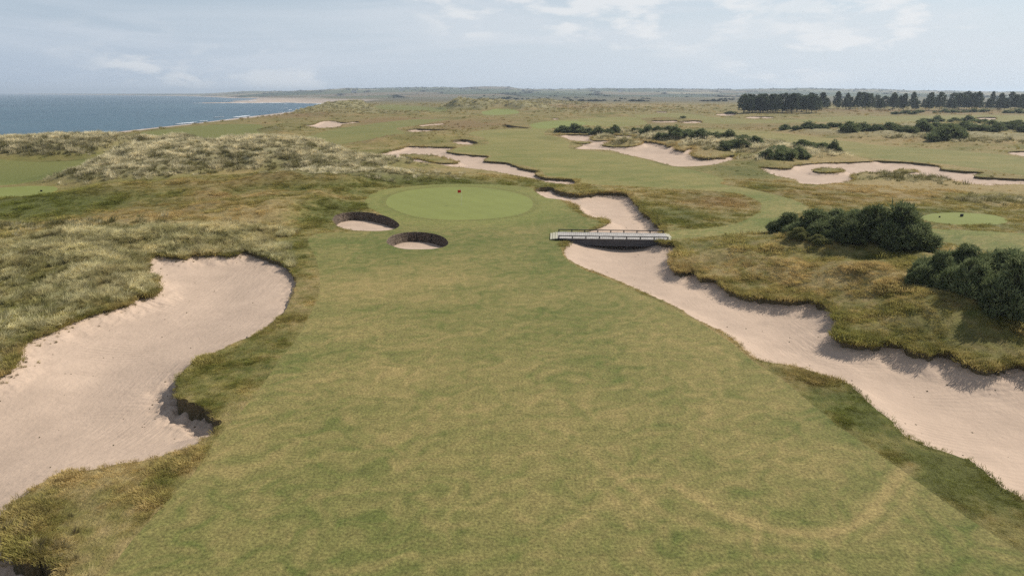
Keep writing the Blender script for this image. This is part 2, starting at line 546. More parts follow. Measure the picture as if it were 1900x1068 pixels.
ISLANDS = [  # grass islands inside bunkers
 [(745, 288), (768, 286), (809, 290), (851, 302), (816, 304), (792, 299)],
 [(1118, 270), (1146, 265), (1180, 266), (1190, 271), (1163, 273)],
 [(1096, 261.5), (1106, 256), (1127, 257), (1157, 260), (1131, 263)],
 [(1060, 263), (1082, 263.5), (1094, 264.5), (1092, 266.5), (1066, 266)],
 [(1508, 316), (1522, 312.5), (1548, 312.5), (1563, 316), (1548, 319.5), (1522, 319.5)],
 [(1661, 317), (1672, 314.5), (1690, 315), (1699, 318), (1685, 319.5), (1670, 319)],
]
POTS = [  # round revetted bunkers, as pixel outlines
 dict(label='revetted pot bunker nearer the rough, its dark sod face half shaded', poly=[(617, 413), (625, 403), (645, 398.5), (675, 398), (705, 402), (728, 408), (741, 417), (735, 424), (715, 428), (685, 429), (650, 428), (626, 422)]),
 dict(label='revetted pot bunker set lower in the middle of the approach', poly=[(717, 449), (726, 438), (748, 432), (775, 430.5), (803, 433.5), (823, 440), (832, 450), (826, 457), (805, 461.5), (780, 462.5), (750, 462), (727, 456)]),
]
GREENS = [
 dict(name='putting_green', label='smooth oval putting green with the red flag', poly=[(717, 381), (725, 365), (760, 354), (800, 349.5), (850, 347.5), (900, 349), (945, 355), (978, 365), (989, 378), (978, 392), (950, 401), (910, 406), (860, 408.5), (810, 407), (765, 401), (735, 392)]),
 dict(name='tee_ground', label='oval mown tee ground in the inland rough', poly=[(1709, 403), (1730, 397), (1765, 395), (1805, 396), (1845, 400), (1869, 408), (1862, 415), (1830, 418), (1790, 418), (1745, 414), (1715, 409)]),
 dict(name='tee_ground', label='flat mown tee ground below the dark seaward slope', poly=[(-80, 352), (0, 350), (70, 349), (106, 351), (95, 360), (40, 366), (0, 368), (-80, 370)]),
 dict(name='putting_green', label='far putting green beside the black faced bunker', poly=[(985, 232), (1010, 226.5), (1050, 225), (1085, 227), (1080, 233), (1040, 238), (1000, 238)]),
 dict(name='putting_green', label='small bright putting green below the tall far dune', poly=[(895, 207), (920, 204.5), (955, 205), (962, 210), (930, 213.5), (900, 213)]),
]
FAIRWAYS = [
 dict(label='broad foreground fairway mottled green and straw leading to the green', poly=[(195, 1068), (238, 1010), (286, 955), (320, 915), (358, 880), (379, 846), (414, 800), (450, 760), (482, 722), (519, 666), (546, 634), (570, 592), (591, 548), (593, 511), (586, 481), (573, 455),
  (574, 444), (590, 436), (640, 432), (700, 428), (728, 414), (700, 398), (683, 388), (677, 376), (690, 363), (720, 353), (780, 346), (850, 343.5), (930, 344), (985, 349), (1005, 358), (1050, 376), (1068, 392), (1090, 405), (1116, 411), (1104, 420), (1070, 430), (1040, 436),
  (1042, 466), (1052, 482), (1080, 499), (1115, 512), (1165, 534), (1258, 577), (1320, 612), (1368, 645), (1400, 672), (1449, 702), (1515, 757), (1556, 790), (1670, 869), (1784, 952), (1900, 1027), (2000, 1095), (2300, 1300), (1900, 1700), (-100, 1700), (90, 1200)]),
 dict(label='curving mown fairway that sweeps past the footbridge to the far green', poly=[(1236, 432), (1300, 425), (1370, 412), (1410, 390), (1407, 372), (1370, 358), (1300, 352), (1200, 347), (1120, 343), (1080, 340), (1070, 332), (1015, 326), (1003, 315), (953, 303), (905, 297), (911, 288.5), (870, 285), (840, 280), (858, 272),
  (905, 268), (900, 258), (870, 248), (885, 243), (930, 240), (985, 239), (985, 230), (1040, 223), (1120, 218), (1170, 217), (1190, 222), (1200, 230), (1140, 236), (1070, 232), (1020, 240), (1010, 250), (1026, 256), (1055, 265), (1058, 277), (1126, 282.5), (1190, 295), (1237, 308), (1262, 311), (1310, 322), (1344, 333), (1338, 341), (1400, 351), (1462, 366),
  (1500, 384), (1469, 400), (1428, 416), (1422, 430), (1330, 441), (1246, 446)]),
 dict(label='inland fairway running beneath the long bank of gorse', poly=[(1280, 243), (1330, 240), (1400, 243), (1480, 252), (1540, 258), (1640, 270), (1750, 278), (1850, 286), (1900, 294), (2000, 305), (2010, 333), (1900, 325), (1850, 318), (1750, 304), (1640, 296), (1570, 288), (1560, 278), (1480, 266), (1400, 259), (1330, 252)]),
 dict(label='far fairway in front of the pine belt', poly=[(1180, 214), (1260, 210), (1320, 217), (1390, 222), (1480, 222), (1560, 216), (1660, 216), (1800, 214), (1950, 215), (2050, 222), (2040, 240), (1900, 229), (1780, 228), (1640, 229), (1560, 226), (1440, 228), (1350, 230), (1305, 228), (1300, 222), (1250, 221), (1200, 220)]),
 dict(label='fairway running along the coast towards the tall far dunes', poly=[(545, 266), (580, 252), (620, 240), (670, 233), (720, 226), (770, 222), (835, 221), (800, 227), (765, 234), (735, 238), (750, 246), (735, 254), (690, 262), (640, 268), (580, 270)]),
 dict(label='low mown fairway between the sea dune and the shaggy dune', poly=[(-120, 300), (0, 297), (80, 300), (160, 296), (238, 284), (245, 287), (210, 297), (150, 318), (100, 334), (40, 344), (0, 346), (-120, 348)]),
 dict(label='mown clifftop turf above the sea behind the shaggy dune', poly=[(262, 246), (310, 240), (390, 232), (470, 230), (488, 236), (475, 243), (495, 252), (450, 260), (400, 262), (380, 256), (290, 252)]),
 dict(label='mown strip between the oval tee ground and the near gorse', poly=[(1700, 424), (1760, 427), (1840, 430), (1900, 434), (2000, 440), (2000, 510), (1900, 482), (1830, 466), (1760, 452), (1720, 440)]),
 dict(label='dark green mown slope between the two tall far dunes', poly=[(690, 199), (720, 194), (770, 197), (810, 201), (830, 206), (780, 208.5), (720, 206.5)]),
]
# dune crests: (pixel x, pixel y of the crest, metres ahead), half-width, tuft density
RIDGES = [
 dict(w=21, pts=[(-140, 266, 172), (0, 260, 176), (70, 254, 180), (140, 249, 184), (190, 250, 186), (250, 243, 190), (285, 255, 190), (310, 266, 188)]),
 dict(w=22, pts=[(208, 306, 128), (235, 284, 134), (300, 269, 141), (380, 265, 145), (420, 259, 147), (500, 254, 149), (560, 259, 151), (610, 278, 149), (645, 296, 147)]),
 dict(w=11, pts=[(548, 330, 118), (600, 318, 121), (680, 314, 122), (740, 319, 121), (800, 325, 120), (880, 331, 119), (940, 338, 118)]),
 dict(w=15, pts=[(-150, 442, 63), (60, 434, 66), (200, 423, 69), (280, 426, 68), (360, 442, 67), (440, 457, 66)]),
 dict(w=13, pts=[(330, 400, 84), (420, 379, 86), (500, 369, 87), (570, 371, 87), (640, 384, 87)]),
 dict(w=20, pts=[(240, 345, 106), (400, 334, 111), (520, 325, 113), (600, 335, 110)]),
 dict(w=12, pts=[(1345, 452, 65), (1410, 442, 66), (1500, 436, 63), (1600, 446, 60), (1700, 466, 54)]),
 dict(w=9, pts=[(1650, 548, 45), (1800, 560, 42), (1950, 585, 40), (2100, 600, 38)]),
 dict(w=22, pts=[(640, 252, 222), (700, 246, 226), (780, 248, 230), (840, 255, 228)]),
 dict(w=22, pts=[(1040, 242, 236), (1120, 237, 242), (1180, 243, 236)]),
 dict(w=17, pts=[(1185, 247, 215), (1230, 246, 208), (1320, 254, 197), (1380, 262, 190), (1410, 272, 182)]),
 dict(w=15, pts=[(1425, 288, 160), (1470, 277, 172), (1540, 275, 172), (1590, 290, 164)]),
 dict(w=30, pts=[(1440, 241, 258), (1560, 240, 256), (1660, 243, 245), (1760, 247, 232), (1900, 250, 225), (2050, 255, 215)]),
 dict(w=30, pts=[(1620, 234, 290), (1720, 231, 300), (1800, 230, 300), (1900, 237, 280)]),
 dict(w=38, pts=[(560, 208, 560), (610, 197, 620), (650, 188.5, 660), (690, 189, 670), (730, 198, 660)]),
 dict(w=40, pts=[(740, 192, 640), (780, 186.5, 660), (850, 184, 660), (900, 185, 660), (960, 190, 650)]),
 dict(w=45, pts=[(975, 191, 900), (1010, 185, 930), (1040, 190, 930)]),
 dict(w=18, pts=[(470, 236, 290), (500, 234, 290), (540, 240, 280), (580, 248, 262)]),
 dict(w=14, pts=[(500, 250, 235), (540, 244.5, 240), (590, 252, 238)]),
 dict(w=16, pts=[(860, 219, 420), (940, 217, 430), (1010, 217, 430)]),
 dict(w=16, pts=[(1060, 213, 470), (1130, 209, 480), (1200, 209, 470)]),
 dict(w=20, pts=[(1130, 218.5, 420), (1260, 216, 410), (1330, 221, 400)]),
 dict(w=20, pts=[(620, 210, 480), (700, 205, 520), (780, 208, 500)]),
]
# soft colour patches: (px, py, rx, ry, channel, amount); g green, t tan, b brown, p pale
SPOTS = [
 (60, 385, 170, 26, 'g', 1.0), (140, 330, 110, 14, 'g', .9), (620, 400, 60, 25, 'g', .7), (560, 470, 60, 30, 'g', .5), (650, 360, 60, 18, 'g', .4), (430, 700, 80, 70, 'g', .35),
 (60, 438, 150, 9, 'p', .85), (180, 420, 200, 8, 't', .8), (340, 400, 150, 20, 'b', .45), (480, 415, 55, 34, 't', .5), (330, 385, 160, 12, 'g', .35), (520, 350, 90, 9, 'g', .3), (430, 372, 90, 5, 't', .7), (300, 440, 160, 6, 't', .5),
 (200, 480, 170, 38, 'p', .75), (120, 545, 170, 55, 'p', .55), (30, 620, 90, 50, 'p', .4), (60, 500, 90, 40, 'g', .25), (1330, 372, 80, 16, 'b', .8), (1270, 400, 60, 20, 'g', .5), (1560, 365, 160, 22, 'b', .35), (1700, 395, 120, 14, 'g', .8),
 (1760, 345, 220, 14, 't', .9), (1700, 330, 80, 8, 'p', .35), (1850, 372, 80, 7, 'p', .5), (1380, 320, 70, 12, 'g', .5), (1620, 482, 55, 14, 'p', .75), (1360, 480, 90, 35, 'g', .25), (1500, 520, 120, 30, 't', .25),
 (1800, 640, 160, 40, 'g', .3), (1600, 760, 120, 40, 'g', .8), (1790, 880, 110, 45, 'g', .9), (1510, 705, 60, 14, 'b', .4), (1680, 255, 260, 12, 't', .8), (1480, 236, 130, 6, 'b', .5), (1700, 208, 230, 4.5, 'b', .9), (1250, 268, 120, 14, 't', .6),
 (1480, 290, 90, 14, 't', .6), (620, 262, 130, 7, 'b', .7), (740, 225, 90, 6, 'b', .9), (860, 232, 80, 8, 'b', .9), (560, 215, 90, 6, 'b', .8), (620, 206, 70, 5, 'p', .5), (350, 256, 70, 7, 'b', .7), (430, 250, 60, 6, 'g', .7),
 (900, 224, 70, 4, 'b', .5), (1010, 199, 130, 4, 'b', .6), (1170, 196, 160, 4, 't', .4), (1100, 204, 120, 4, 'p', .3), (120, 950, 110, 60, 'g', .15), (300, 900, 60, 40, 'g', .4), (760, 205, 80, 6, 'g', .8), (470, 355, 120, 12, 'b', .45), (330, 360, 130, 14, 'b', .35),
 (60, 315, 160, 22, 'g', .9), (170, 325, 60, 14, 'g', 1.0), (400, 246, 110, 10, 'g', .8), (1200, 226, 90, 5, 'b', .5), (1560, 420, 150, 12, 'g', .4), (700, 342, 300, 5, 'g', .8), (1000, 200, 60, 3, 'b', .5),
]
STRIPS = [  # worn lines: points, half width (m), channel, amount
 ([(1690, 862), (1674, 876), (1639, 921), (1618, 955), (1580, 976), (1501, 993), (1432, 981), (1340, 950), (1260, 905)], .28, 't', .9),
 ([(1690, 905), (1680, 925), (1656, 965), (1625, 989), (1553, 1007), (1470, 1012), (1380, 990)], .22, 't', .55),
 ([(1080, 830), (1150, 890), (1230, 950), (1330, 985), (1450, 1010)], .25, 't', .5),
 ([(362, 396), (400, 384), (440, 374), (490, 367.5), (560, 367), (640, 377)], .8, 't', 1.0),
 ([(480, 470), (500, 430), (530, 400), (560, 380)], 1.7, 't', .6),
]
COAST = [(-222, -400), (-222, 100), (-225, 200), (-233, 400), (-240, 547), (-256, 711), (-272, 923), (-300, 1120), (-329, 1310), (-365, 1480)] + \
        [P(*q, SEA) for q in [(600, 192.5), (565, 191.5), (537, 190.6), (480, 191.2), (420, 191.4), (368, 191.6), (420, 190.6), (500, 189.6), (533, 188.9), (540, 187.4), (500, 187.2), (432, 187.0), (470, 186.0), (528, 185.2), (535, 183.6), (480, 182.8), (430, 182.2), (400, 180.4), (370, 179.2), (338, 178.2)]] + \
        [(-5200, 8200), (-9000, 12500), (-16000, 12600), (-16000, -400)]


def smooth_poly(pts, extra, sub=4):
    """closed Catmull-Rom through pts (n,2); extra (n,k) interpolated linearly."""
    p = np.array(pts, float)
    e = np.array(extra, float)
    n = len(p)
    out, oe = [], []
    for i in range(n):
        p0, p1, p2, p3 = p[i - 1], p[i], p[(i + 1) % n], p[(i + 2) % n]
        seg = max(np.linalg.norm(p2 - p1), 1e-6)
        m1 = (p2 - p0) * 0.5
        m2 = (p3 - p1) * 0.5
        for m in (m1, m2):
            l = np.linalg.norm(m)
            if l > seg: m *= seg / l
        for k in range(sub):
            t = k / sub
            h = (2*t**3 - 3*t**2 + 1) * p1 + (t**3 - 2*t**2 + t) * m1 + (-2*t**3 + 3*t**2) * p2 + (t**3 - t**2) * m2
            out.append(h)
            oe.append(e[i] * (1 - t) + e[(i + 1) % n] * t)
    return np.array(out), np.array(oe)


def sdf_poly(px, py, poly, extra=None):
    """signed distance, negative inside; extra interpolated at the nearest edge."""
    best = np.full(px.shape, 1e18)
    inside = np.zeros(px.shape, bool)
    bi = np.zeros(px.shape, np.int32)
    bt = np.zeros(px.shape)
    n = len(poly)
    for i in range(n):
        ax, ay = poly[i]
        bx, by = poly[(i + 1) % n]
        ex, ey = bx - ax, by - ay
        l2 = ex * ex + ey * ey + 1e-12
        wx, wy = px - ax, py - ay
        t = np.clip((wx * ex + wy * ey) / l2, 0, 1)
        d = (wx - ex * t) ** 2 + (wy - ey * t) ** 2
        m = d < best
        best = np.where(m, d, best)
        if extra is not None:
            bi = np.where(m, i, bi)
            bt = np.where(m, t, bt)
        if ay != by:
            c = (ay > py) != (by > py)
            xi = ax + (py - ay) * ex / (by - ay)
            inside ^= c & (px < xi)
    d = np.sqrt(best)
    d = np.where(inside, -d, d)
    if extra is None:
        return d
    ev = extra[bi] * (1 - bt)[:, None] + extra[(bi + 1) % n] * bt[:, None]
    return d, ev


def dist_line(px, py, pts, vals=None, soft=4.0):
    best = np.full(px.shape, 1e18)
    wsum = np.full(px.shape, 1e-30)
    segs = []
    bv = np.zeros(px.shape)
    for i in range(len(pts) - 1):
        ax, ay = pts[i][:2]
        bx, by = pts[i + 1][:2]
        ex, ey = bx - ax, by - ay
        l2 = ex * ex + ey * ey + 1e-12
        wx, wy = px - ax, py - ay
        t = np.clip((wx * ex + wy * ey) / l2, 0, 1)
        d = (wx - ex * t) ** 2 + (wy - ey * t) ** 2
        m = d < best
        best = np.where(m, d, best)
        if vals is not None:
            segs.append((np.sqrt(d), vals[i] * (1 - t) + vals[i + 1] * t))
    best = np.sqrt(best)
    if vals is not None:
        for ds, vv in segs:      # soft blend, so that the crest height never jumps
            w = np.exp(-(ds - best) / soft)
            bv += w * vv
            wsum += w
        bv /= wsum
    return best, bv


# ------------------------------------------------------------------ the ground sheet: a fan of cells, finer where one stands nearer
def geo(a, b, ratio):
    n = max(2, int(math.log(b / a) / math.log(1 + ratio)))
    return list(a * (b / a) ** (np.arange(n) / n))


R = np.array(geo(5, 14, .02) + geo(14, 45, .0036) + geo(45, 160, .0048) + geo(160, 700, .0062) + geo(700, 2500, .013) + geo(2500, 14000, .02) + [14000.0])
TH = np.radians(np.concatenate([np.linspace(-68, -43.5, 34, endpoint=False), np.linspace(-43.5, 43.5, 880), np.linspace(43.5, 68, 35)[1:]]))
NR, NT = len(R), len(TH)
RR, TT = np.meshgrid(R, TH, indexing='ij')
X = (RR * np.sin(TT)).ravel()
Y = (RR * np.cos(TT)).ravel()
RD = RR.ravel()
NP = len(X)
BIG = 400.0
near = RD < 1500


def subset(poly, margin):
    lo, hi = poly.min(0) - margin, poly.max(0) + margin
    return np.nonzero(near & (X > lo[0]) & (X < hi[0]) & (Y > lo[1]) & (Y < hi[1]))[0]


edge_n = fbm(X, Y, 0.9, 3, 21) * (RD < 130) + fbm(X, Y, 3.5, 3, 25) * 1.4 * sstep(90, 140, RD)
edge_n2 = fbm(X, Y, 0.28, 2, 31) * (RD < 75)

phi_sand = np.full(NP, BIG)
sand_id = np.full(NP, -1, np.int32)
drop = np.zeros(NP)
wildf = np.zeros(NP)
sand_ent = []


def add_sand(ent, poly, ex, depth, W, amp, margin):
    k = len(sand_ent)
    sand_ent.append(ent)
    ix = subset(poly, margin)
    d, ev = sdf_poly(X[ix], Y[ix], poly, ex)
    lip, wild = ev[:, 0], ev[:, 1]
    dn = d + (edge_n[ix] * amp + edge_n2[ix] * 0.16) * (0.12 + 0.88 * wild)
    return k, ix, dn, lip, wild


for ent in SANDS:
    pts, ex, st = [], [], (0.1, 0.1)
    for q in ent['poly']:
        if q[0] == 'e':
            st = q[1:]
        else:
            pts.append(P(*q)); ex.append(st)
    poly, exs = smooth_poly(pts, ex)
    k, ix, dn, lip, wild = add_sand(ent, poly, exs, ent['depth'], ent['W'], ent['amp'], 60)
    # islands are cut out again
    din = -dn
    for isl in ISLANDS:
        ip = np.array([P(*q) for q in isl])
        ip, _ = smooth_poly(ip, np.zeros((len(ip), 1)), 3)
        di = sdf_poly(X[ix], Y[ix], ip) + edge_n[ix] * .4
        m = di < din
        din = np.where(m, di, din)
        lip = np.where(m, 0.3, lip); wild = np.where(m, 0.8, wild)
    dn = -din
    m = dn < phi_sand[ix]
    j = ix[m]
    phi_sand[j] = dn[m]
    sand_id[j] = k
    wildf[j] = wild[m]
    wd = ent['W'] * np.where(wild[m] < .5, 1.7 - wild[m], 1.0)
    lipn = lip[m] * (1 + 0.5 * edge_n[j]) * (1 - .35 * sstep(90, 200, RD[j]))
    drop[j] = lipn + np.maximum(ent['depth'] - lipn, 0.1) * sstep(-0.15, 1, np.clip(-dn[m], 0, None) / wd) * (1 + 0.12 * fbm(X[j], Y[j], 4.0, 2, 41))

POT0 = len(sand_ent)
for ent in POTS:
    ent['name'] = 'pot_bunker'
    pts = np.array([P(*q) for q in ent['poly']])
    poly, _ = smooth_poly(pts, np.zeros((len(pts), 1)), 5)
    k = len(sand_ent)
    sand_ent.append(ent)
    ix = subset(poly, 12)
    d = sdf_poly(X[ix], Y[ix], poly)
    m = d < phi_sand[ix]
    j = ix[m]
    phi_sand[j] = d[m]
    sand_id[j] = k
    wildf[j] = 0
    y0, y1 = poly[:, 1].min(), poly[:, 1].max()
    u = np.clip((Y[j] - y0) / (y1 - y0), 0, 1)
    drop[j] = 0.12 + 0.95 * sstep(0.0, 0.75, u) - 0.05 * fbm(X[j], Y[j], 1.5, 2, 9)


def box1(a, w, axis):
    pad = [(0, 0), (0, 0)]
    pad[axis] = (w + 1, w)
    c = np.cumsum(np.pad(a, pad, mode='edge'), axis=axis)
    n = a.shape[axis]
    i1 = [slice(None)] * 2; i0 = [slice(None)] * 2
    i1[axis] = slice(2 * w + 1, 2 * w + 1 + n); i0[axis] = slice(0, n)
    return (c[tuple(i1)] - c[tuple(i0)]) / (2 * w + 1)


_in = (phi_sand < 0).astype(float).reshape(NR, NT)
_num, _den = drop.reshape(NR, NT) * _in, _in.copy()
for _ in range(3):
    for ax, w in ((0, 14), (1, 12)):
        _num, _den = box1(_num, w, ax), box1(_den, w, ax)
_bl = (_num / np.maximum(_den, 1e-6)).ravel()
_k = sstep(.3, 2.2, -phi_sand) * (sand_id < POT0)
drop = drop * (1 - _k) + _bl * _k


def union(ents, margin, jit):
    phi = np.full(NP, BIG)
    pid = np.full(NP, -1, np.int32)
    for k, ent in enumerate(ents):
        pts = np.array([P(*q) for q in ent['poly']])
        poly, _ = smooth_poly(pts, np.zeros((len(pts), 1)), 4)
        ix = subset(poly, margin)
        d = sdf_poly(X[ix], Y[ix], poly) + edge_n2[ix] * jit + edge_n[ix] * jit * sstep(100, 220, RD[ix]) * 8
        m = d < phi[ix]
        phi[ix[m]] = d[m]
        pid[ix[m]] = k
    return phi, pid


phi_green, green_id = union(GREENS, 30, 0.015)
phi_fair, fair_id = union(FAIRWAYS, 60, 0.05)
phi_mown = np.minimum(phi_fair, phi_green)

# ---- heights
coast = np.array(COAST)
inland = sdf_poly(X, Y, coast)                    # + on land, - at sea
free = sstep(0.0, 9.0, np.minimum(phi_mown, phi_sand + 1.0)) if False else sstep(0.0, 1.0, np.minimum(phi_mown, np.maximum(phi_sand, 0)) / (5.0 + 0.02 * np.minimum(RD, 500)))
ridge = np.zeros(NP)
ridge_m = np.zeros(NP)
crest = np.zeros(NP)
for ri, rd in enumerate(RIDGES):
    w3 = [at_range(*q) for q in rd['pts']]
    arr = np.array(w3)
    ix = subset(arr[:, :2], rd['w'] + 5)
    d, hz = dist_line(X[ix], Y[ix], w3, arr[:, 2], rd['w'] * .3)
    s = np.clip(d / (rd['w'] * (1 + 0.28 * fbm(X[ix], Y[ix], rd['w'] * .8, 2, 51))), 0, 1)
    h = np.clip(hz, 0.2, None) * (1 - s * s) ** 1.15
    ridge[ix] = (ridge[ix] ** 3 + h ** 3) ** (1 / 3)
    if ri not in (3, 4, 5, 6, 7, 8, 18, 19, 20, 21):
        ridge_m[ix] = np.maximum(ridge_m[ix], h)
        crest[ix] = np.maximum(crest[ix], 1 - s)
n40 = fbm(X, Y, 42, 3, 61)
n9 = fbm(X, Y, 9, 3, 65)
n3 = fbm(X, Y, 2.6, 3, 69)
ramp_far = sstep(200, 700, RD)
G = 0.22 * n40 * sstep(18, 60, RD) * (0.35 + 0.65 * sstep(0, 12, np.maximum(phi_sand, 0)))
shag = np.clip(ridge / 3.0, 0, 1)
G += ridge * (0.25 + 0.75 * free) * np.where(phi_mown < 0, sstep(-6, 0, phi_mown), 1) * (0.97 + 0.26 * n9)
G += free * (0.24 * n9 * (1 + 1.6 * shag) + 0.16 * n3 * (1 + 1.6 * shag) * sstep(260, 60, RD))
G += free * ramp_far * (1.4 * fbm(X, Y, 70, 3, 73) + 0.5)
G += 0.05 * free * (phi_sand < 6) * sstep(0, 1, phi_sand)
# mown collar round the pot bunkers swells a little
# sea edge
edge_drop = sstep(18, 84, inland + 10 * fbm(X, Y, 60, 3, 77) * sstep(30, 60, inland))
G = np.where(inland < 140, G * edge_drop + (SEA + 0.35 + np.clip(inland, -40, 30) * 0.05) * (1 - edge_drop), G)
# far land: gentle farmland rising to low hills
SIL = [(-400, 178), (320, 177), (345, 175.5), (400, 172.8), (450, 169.6), (520, 170.2), (600, 168), (640, 165), (680, 165.2), (740, 164.5), (780, 163.5), (860, 164.2), (900, 162.5), (945, 162.8), (970, 166.3), (1050, 166.5), (1100, 165.3), (1250, 165.8), (1370, 167), (1480, 165.8),
       (1620, 167.3), (1750, 169.8), (1900, 171), (2300, 171.5)]
HF = F * CP + 362 * SP
saz = np.arctan((np.array([q[0] for q in SIL]) - 950) / HF)
sel = (172.0 - np.array([q[1] for q in SIL])) / HF
el = np.interp(np.arctan2(X, Y), saz, sel) + 0.0006 * fbm(np.arctan2(X, Y) * 1000, np.zeros(NP), 18, 3, 81)
RH = 5600.0
hill = np.clip(CAM_H + el * RH * 1.08, 2, 80)
up = sstep(1300, RH, RD) ** 1.25
roll = fbm(X, Y, 620, 3, 85) * 9 * sstep(1200, 2600, RD) * sstep(RH, 3600, RD) + fbm(X, Y, 190, 2, 89) * 2.2 * sstep(900, 1800, RD)
farz = (hill * up + roll) * sstep(0, 500, inland) + 1.0 * sstep(900, 1400, RD)
farz *= sstep(9500, 7000, RD)
G = np.where((RD > 900) & (inland > 0), G * sstep(1500, 900, RD) + farz * edge_drop + (SEA + 1.0) * (1 - edge_drop) * sstep(900, 1500, RD), G)

# ---- colours (albedo)
def spotw(px, py, rx, ry):
    cx, cy = P(px, py)
    x1, _ = P(px + rx, py)
    _, ya = P(px, py - ry)
    _, yb = P(px, min(py + ry, 1500))
    ax, ay = max(abs(x1 - cx), .3), max(abs(ya - yb) / 2, .3)
    yc = (ya + yb) / 2
    ix = np.nonzero((np.abs(X - cx) < 2.2 * ax) & (np.abs(Y - yc) < 2.2 * ay))[0]
    return ix, np.exp(-1.1 * (((X[ix] - cx) / ax) ** 2 + ((Y[ix] - yc) / ay) ** 2))


ch = {k: np.zeros(NP) for k in 'gtbp'}
for (px, py, rx, ry, c, a) in SPOTS:
    ix, w = spotw(px, py, rx, ry)
    ch[c][ix] = np.maximum(ch[c][ix], a * np.clip(w * (1 + .8 * n9[ix]), 0, 1))
worn = np.zeros(NP)
for pts, hw, c, a in STRIPS:
    w = np.array([P(*q) for q in pts])
    ix = subset(w, hw * 4)
    d, _ = dist_line(X[ix], Y[ix], w)
    worn[ix] = np.maximum(worn[ix], a * np.exp(-(d / hw) ** 2 / 1.2) * np.clip(.8 + .9 * n3[ix], 0, 1))


def lerp(a, b, t):
    return a + (b - a) * t[:, None]


GREEN = np.array([.095, .100, .022]); TAN = np.array([.285, .212, .088]); BROWN = np.array([.185, .118, .052]); PALE = np.array([.40, .355, .215])
OLIVE = np.array([.182, .155, .048])
n25 = fbm(X, Y, 24, 3, 93)
n1 = fbm(X, Y, 0.8, 2, 97) * (RD < 120)
t_dry = np.clip(.60 - .08 * sstep(180, 350, RD) + .55 * n25 + .55 * n9 + .35 * n3 + .5 * n1 - 1.0 * ch['g'] + .9 * ch['t'], 0, 1)
rough_c = lerp(np.broadcast_to(GREEN, (NP, 3)), np.broadcast_to(OLIVE, (NP, 3)), np.clip(t_dry * 2, 0, 1))
rough_c = lerp(rough_c, np.broadcast_to(TAN, (NP, 3)), np.clip(t_dry * 2 - 1, 0, 1))
rough_c = lerp(rough_c, np.broadcast_to(BROWN, (NP, 3)), np.clip(ch['b'] * .8 + .25 * np.clip(n9 - n25, 0, 1) + .28 * sstep(150, 320, RD) * (.6 + n25), 0, .85))
marram = np.clip(ch['p'] * 1.1 + sstep(.5, 2.4, ridge_m) * free, 0, 1)
marram *= 1 - sstep(.3, .9, ch['b'])
rough_c = lerp(rough_c, np.broadcast_to(np.array([.17, .148, .062]), (NP, 3)), .8 * marram * sstep(80, 95, RD))
rough_c = lerp(rough_c, np.broadcast_to(PALE, (NP, 3)), np.clip(marram * (.22 + .5 * n9), 0, .8))
rough_c = lerp(rough_c, np.broadcast_to(TAN, (NP, 3)), np.clip(worn, 0, 1) * .85)
FG = np.array([.100, .112, .028]); FS = np.array([.250, .190, .072])
wx_ = 1.1 * fbm(X, Y, 2.2, 2, 171); wy_ = 1.1 * fbm(X, Y, 2.2, 2, 175)
UX, UY = (X * .86 + Y * .5) * .62 + wx_, (Y * .86 - X * .5) + wy_
ny = fbm(UX, UY, 3.4, 4, 101, .6)
n14 = fbm(X * .7, Y, 13, 3, 105)
n07 = fbm(UX * 1.2, UY, 0.8, 2, 109) * (RD < 110)
t_f = np.clip(.46 + .40 * n14 + .42 * ny + .5 * n07 - .12 * (fair_id >= 1) - .22 * (fair_id >= 4) - .25 * ((fair_id == 5) | (fair_id == 6)) + .8 * ch['t'] - .5 * ch['g'], 0, 1)
for q in [(700, 530, 110, 22, .45), (900, 520, 160, 12, .3), (760, 700, 170, 50, .15), (700, 880, 160, 70, .15), (820, 460, 200, 25, -.35), (850, 400, 260, 40, -.25), (1000, 620, 160, 40, -.15), (1060, 470, 80, 50, -.25), (400, 960, 120, 80, -.05)]:
    ix, w = spotw(*q[:4])
    t_f[ix] = np.clip(t_f[ix] + q[4] * w, 0, 1)
t_f = np.clip(t_f * (1 - .35 * sstep(120, 200, RD)) + .5 * .35 * sstep(120, 200, RD) + worn * .85, 0, 1)
fair_c = lerp(np.broadcast_to(FG, (NP, 3)), np.broadcast_to(FS, (NP, 3)), t_f)
fair_c = lerp(fair_c, np.broadcast_to(np.array([.165, .172, .045]), (NP, 3)), .55 * sstep(9, 1, phi_green) * (RD > 60))
fair_c = fair_c * (1 - .14 * np.exp(-((phi_green - .5) / .5) ** 2))[:, None]
fair_c = fair_c * (1.09 + .13 * (fair_id == 1) + .06 * (fair_id > 1))[:, None]
stripe = np.sin((X * .8 + Y * .6) * 2 * math.pi / 3.6)
green_c = np.array([.180, .194, .054]) * (1 + .016 * np.clip(stripe * 3, -1, 1) + .10 * n14 + .06 * ny)[:, None]
sand_c = np.array([.440, .328, .240]) * (1 + .07 * n9 + .05 * n3 + .10 * sstep(3, 0, -phi_sand) * wildf)[:, None]
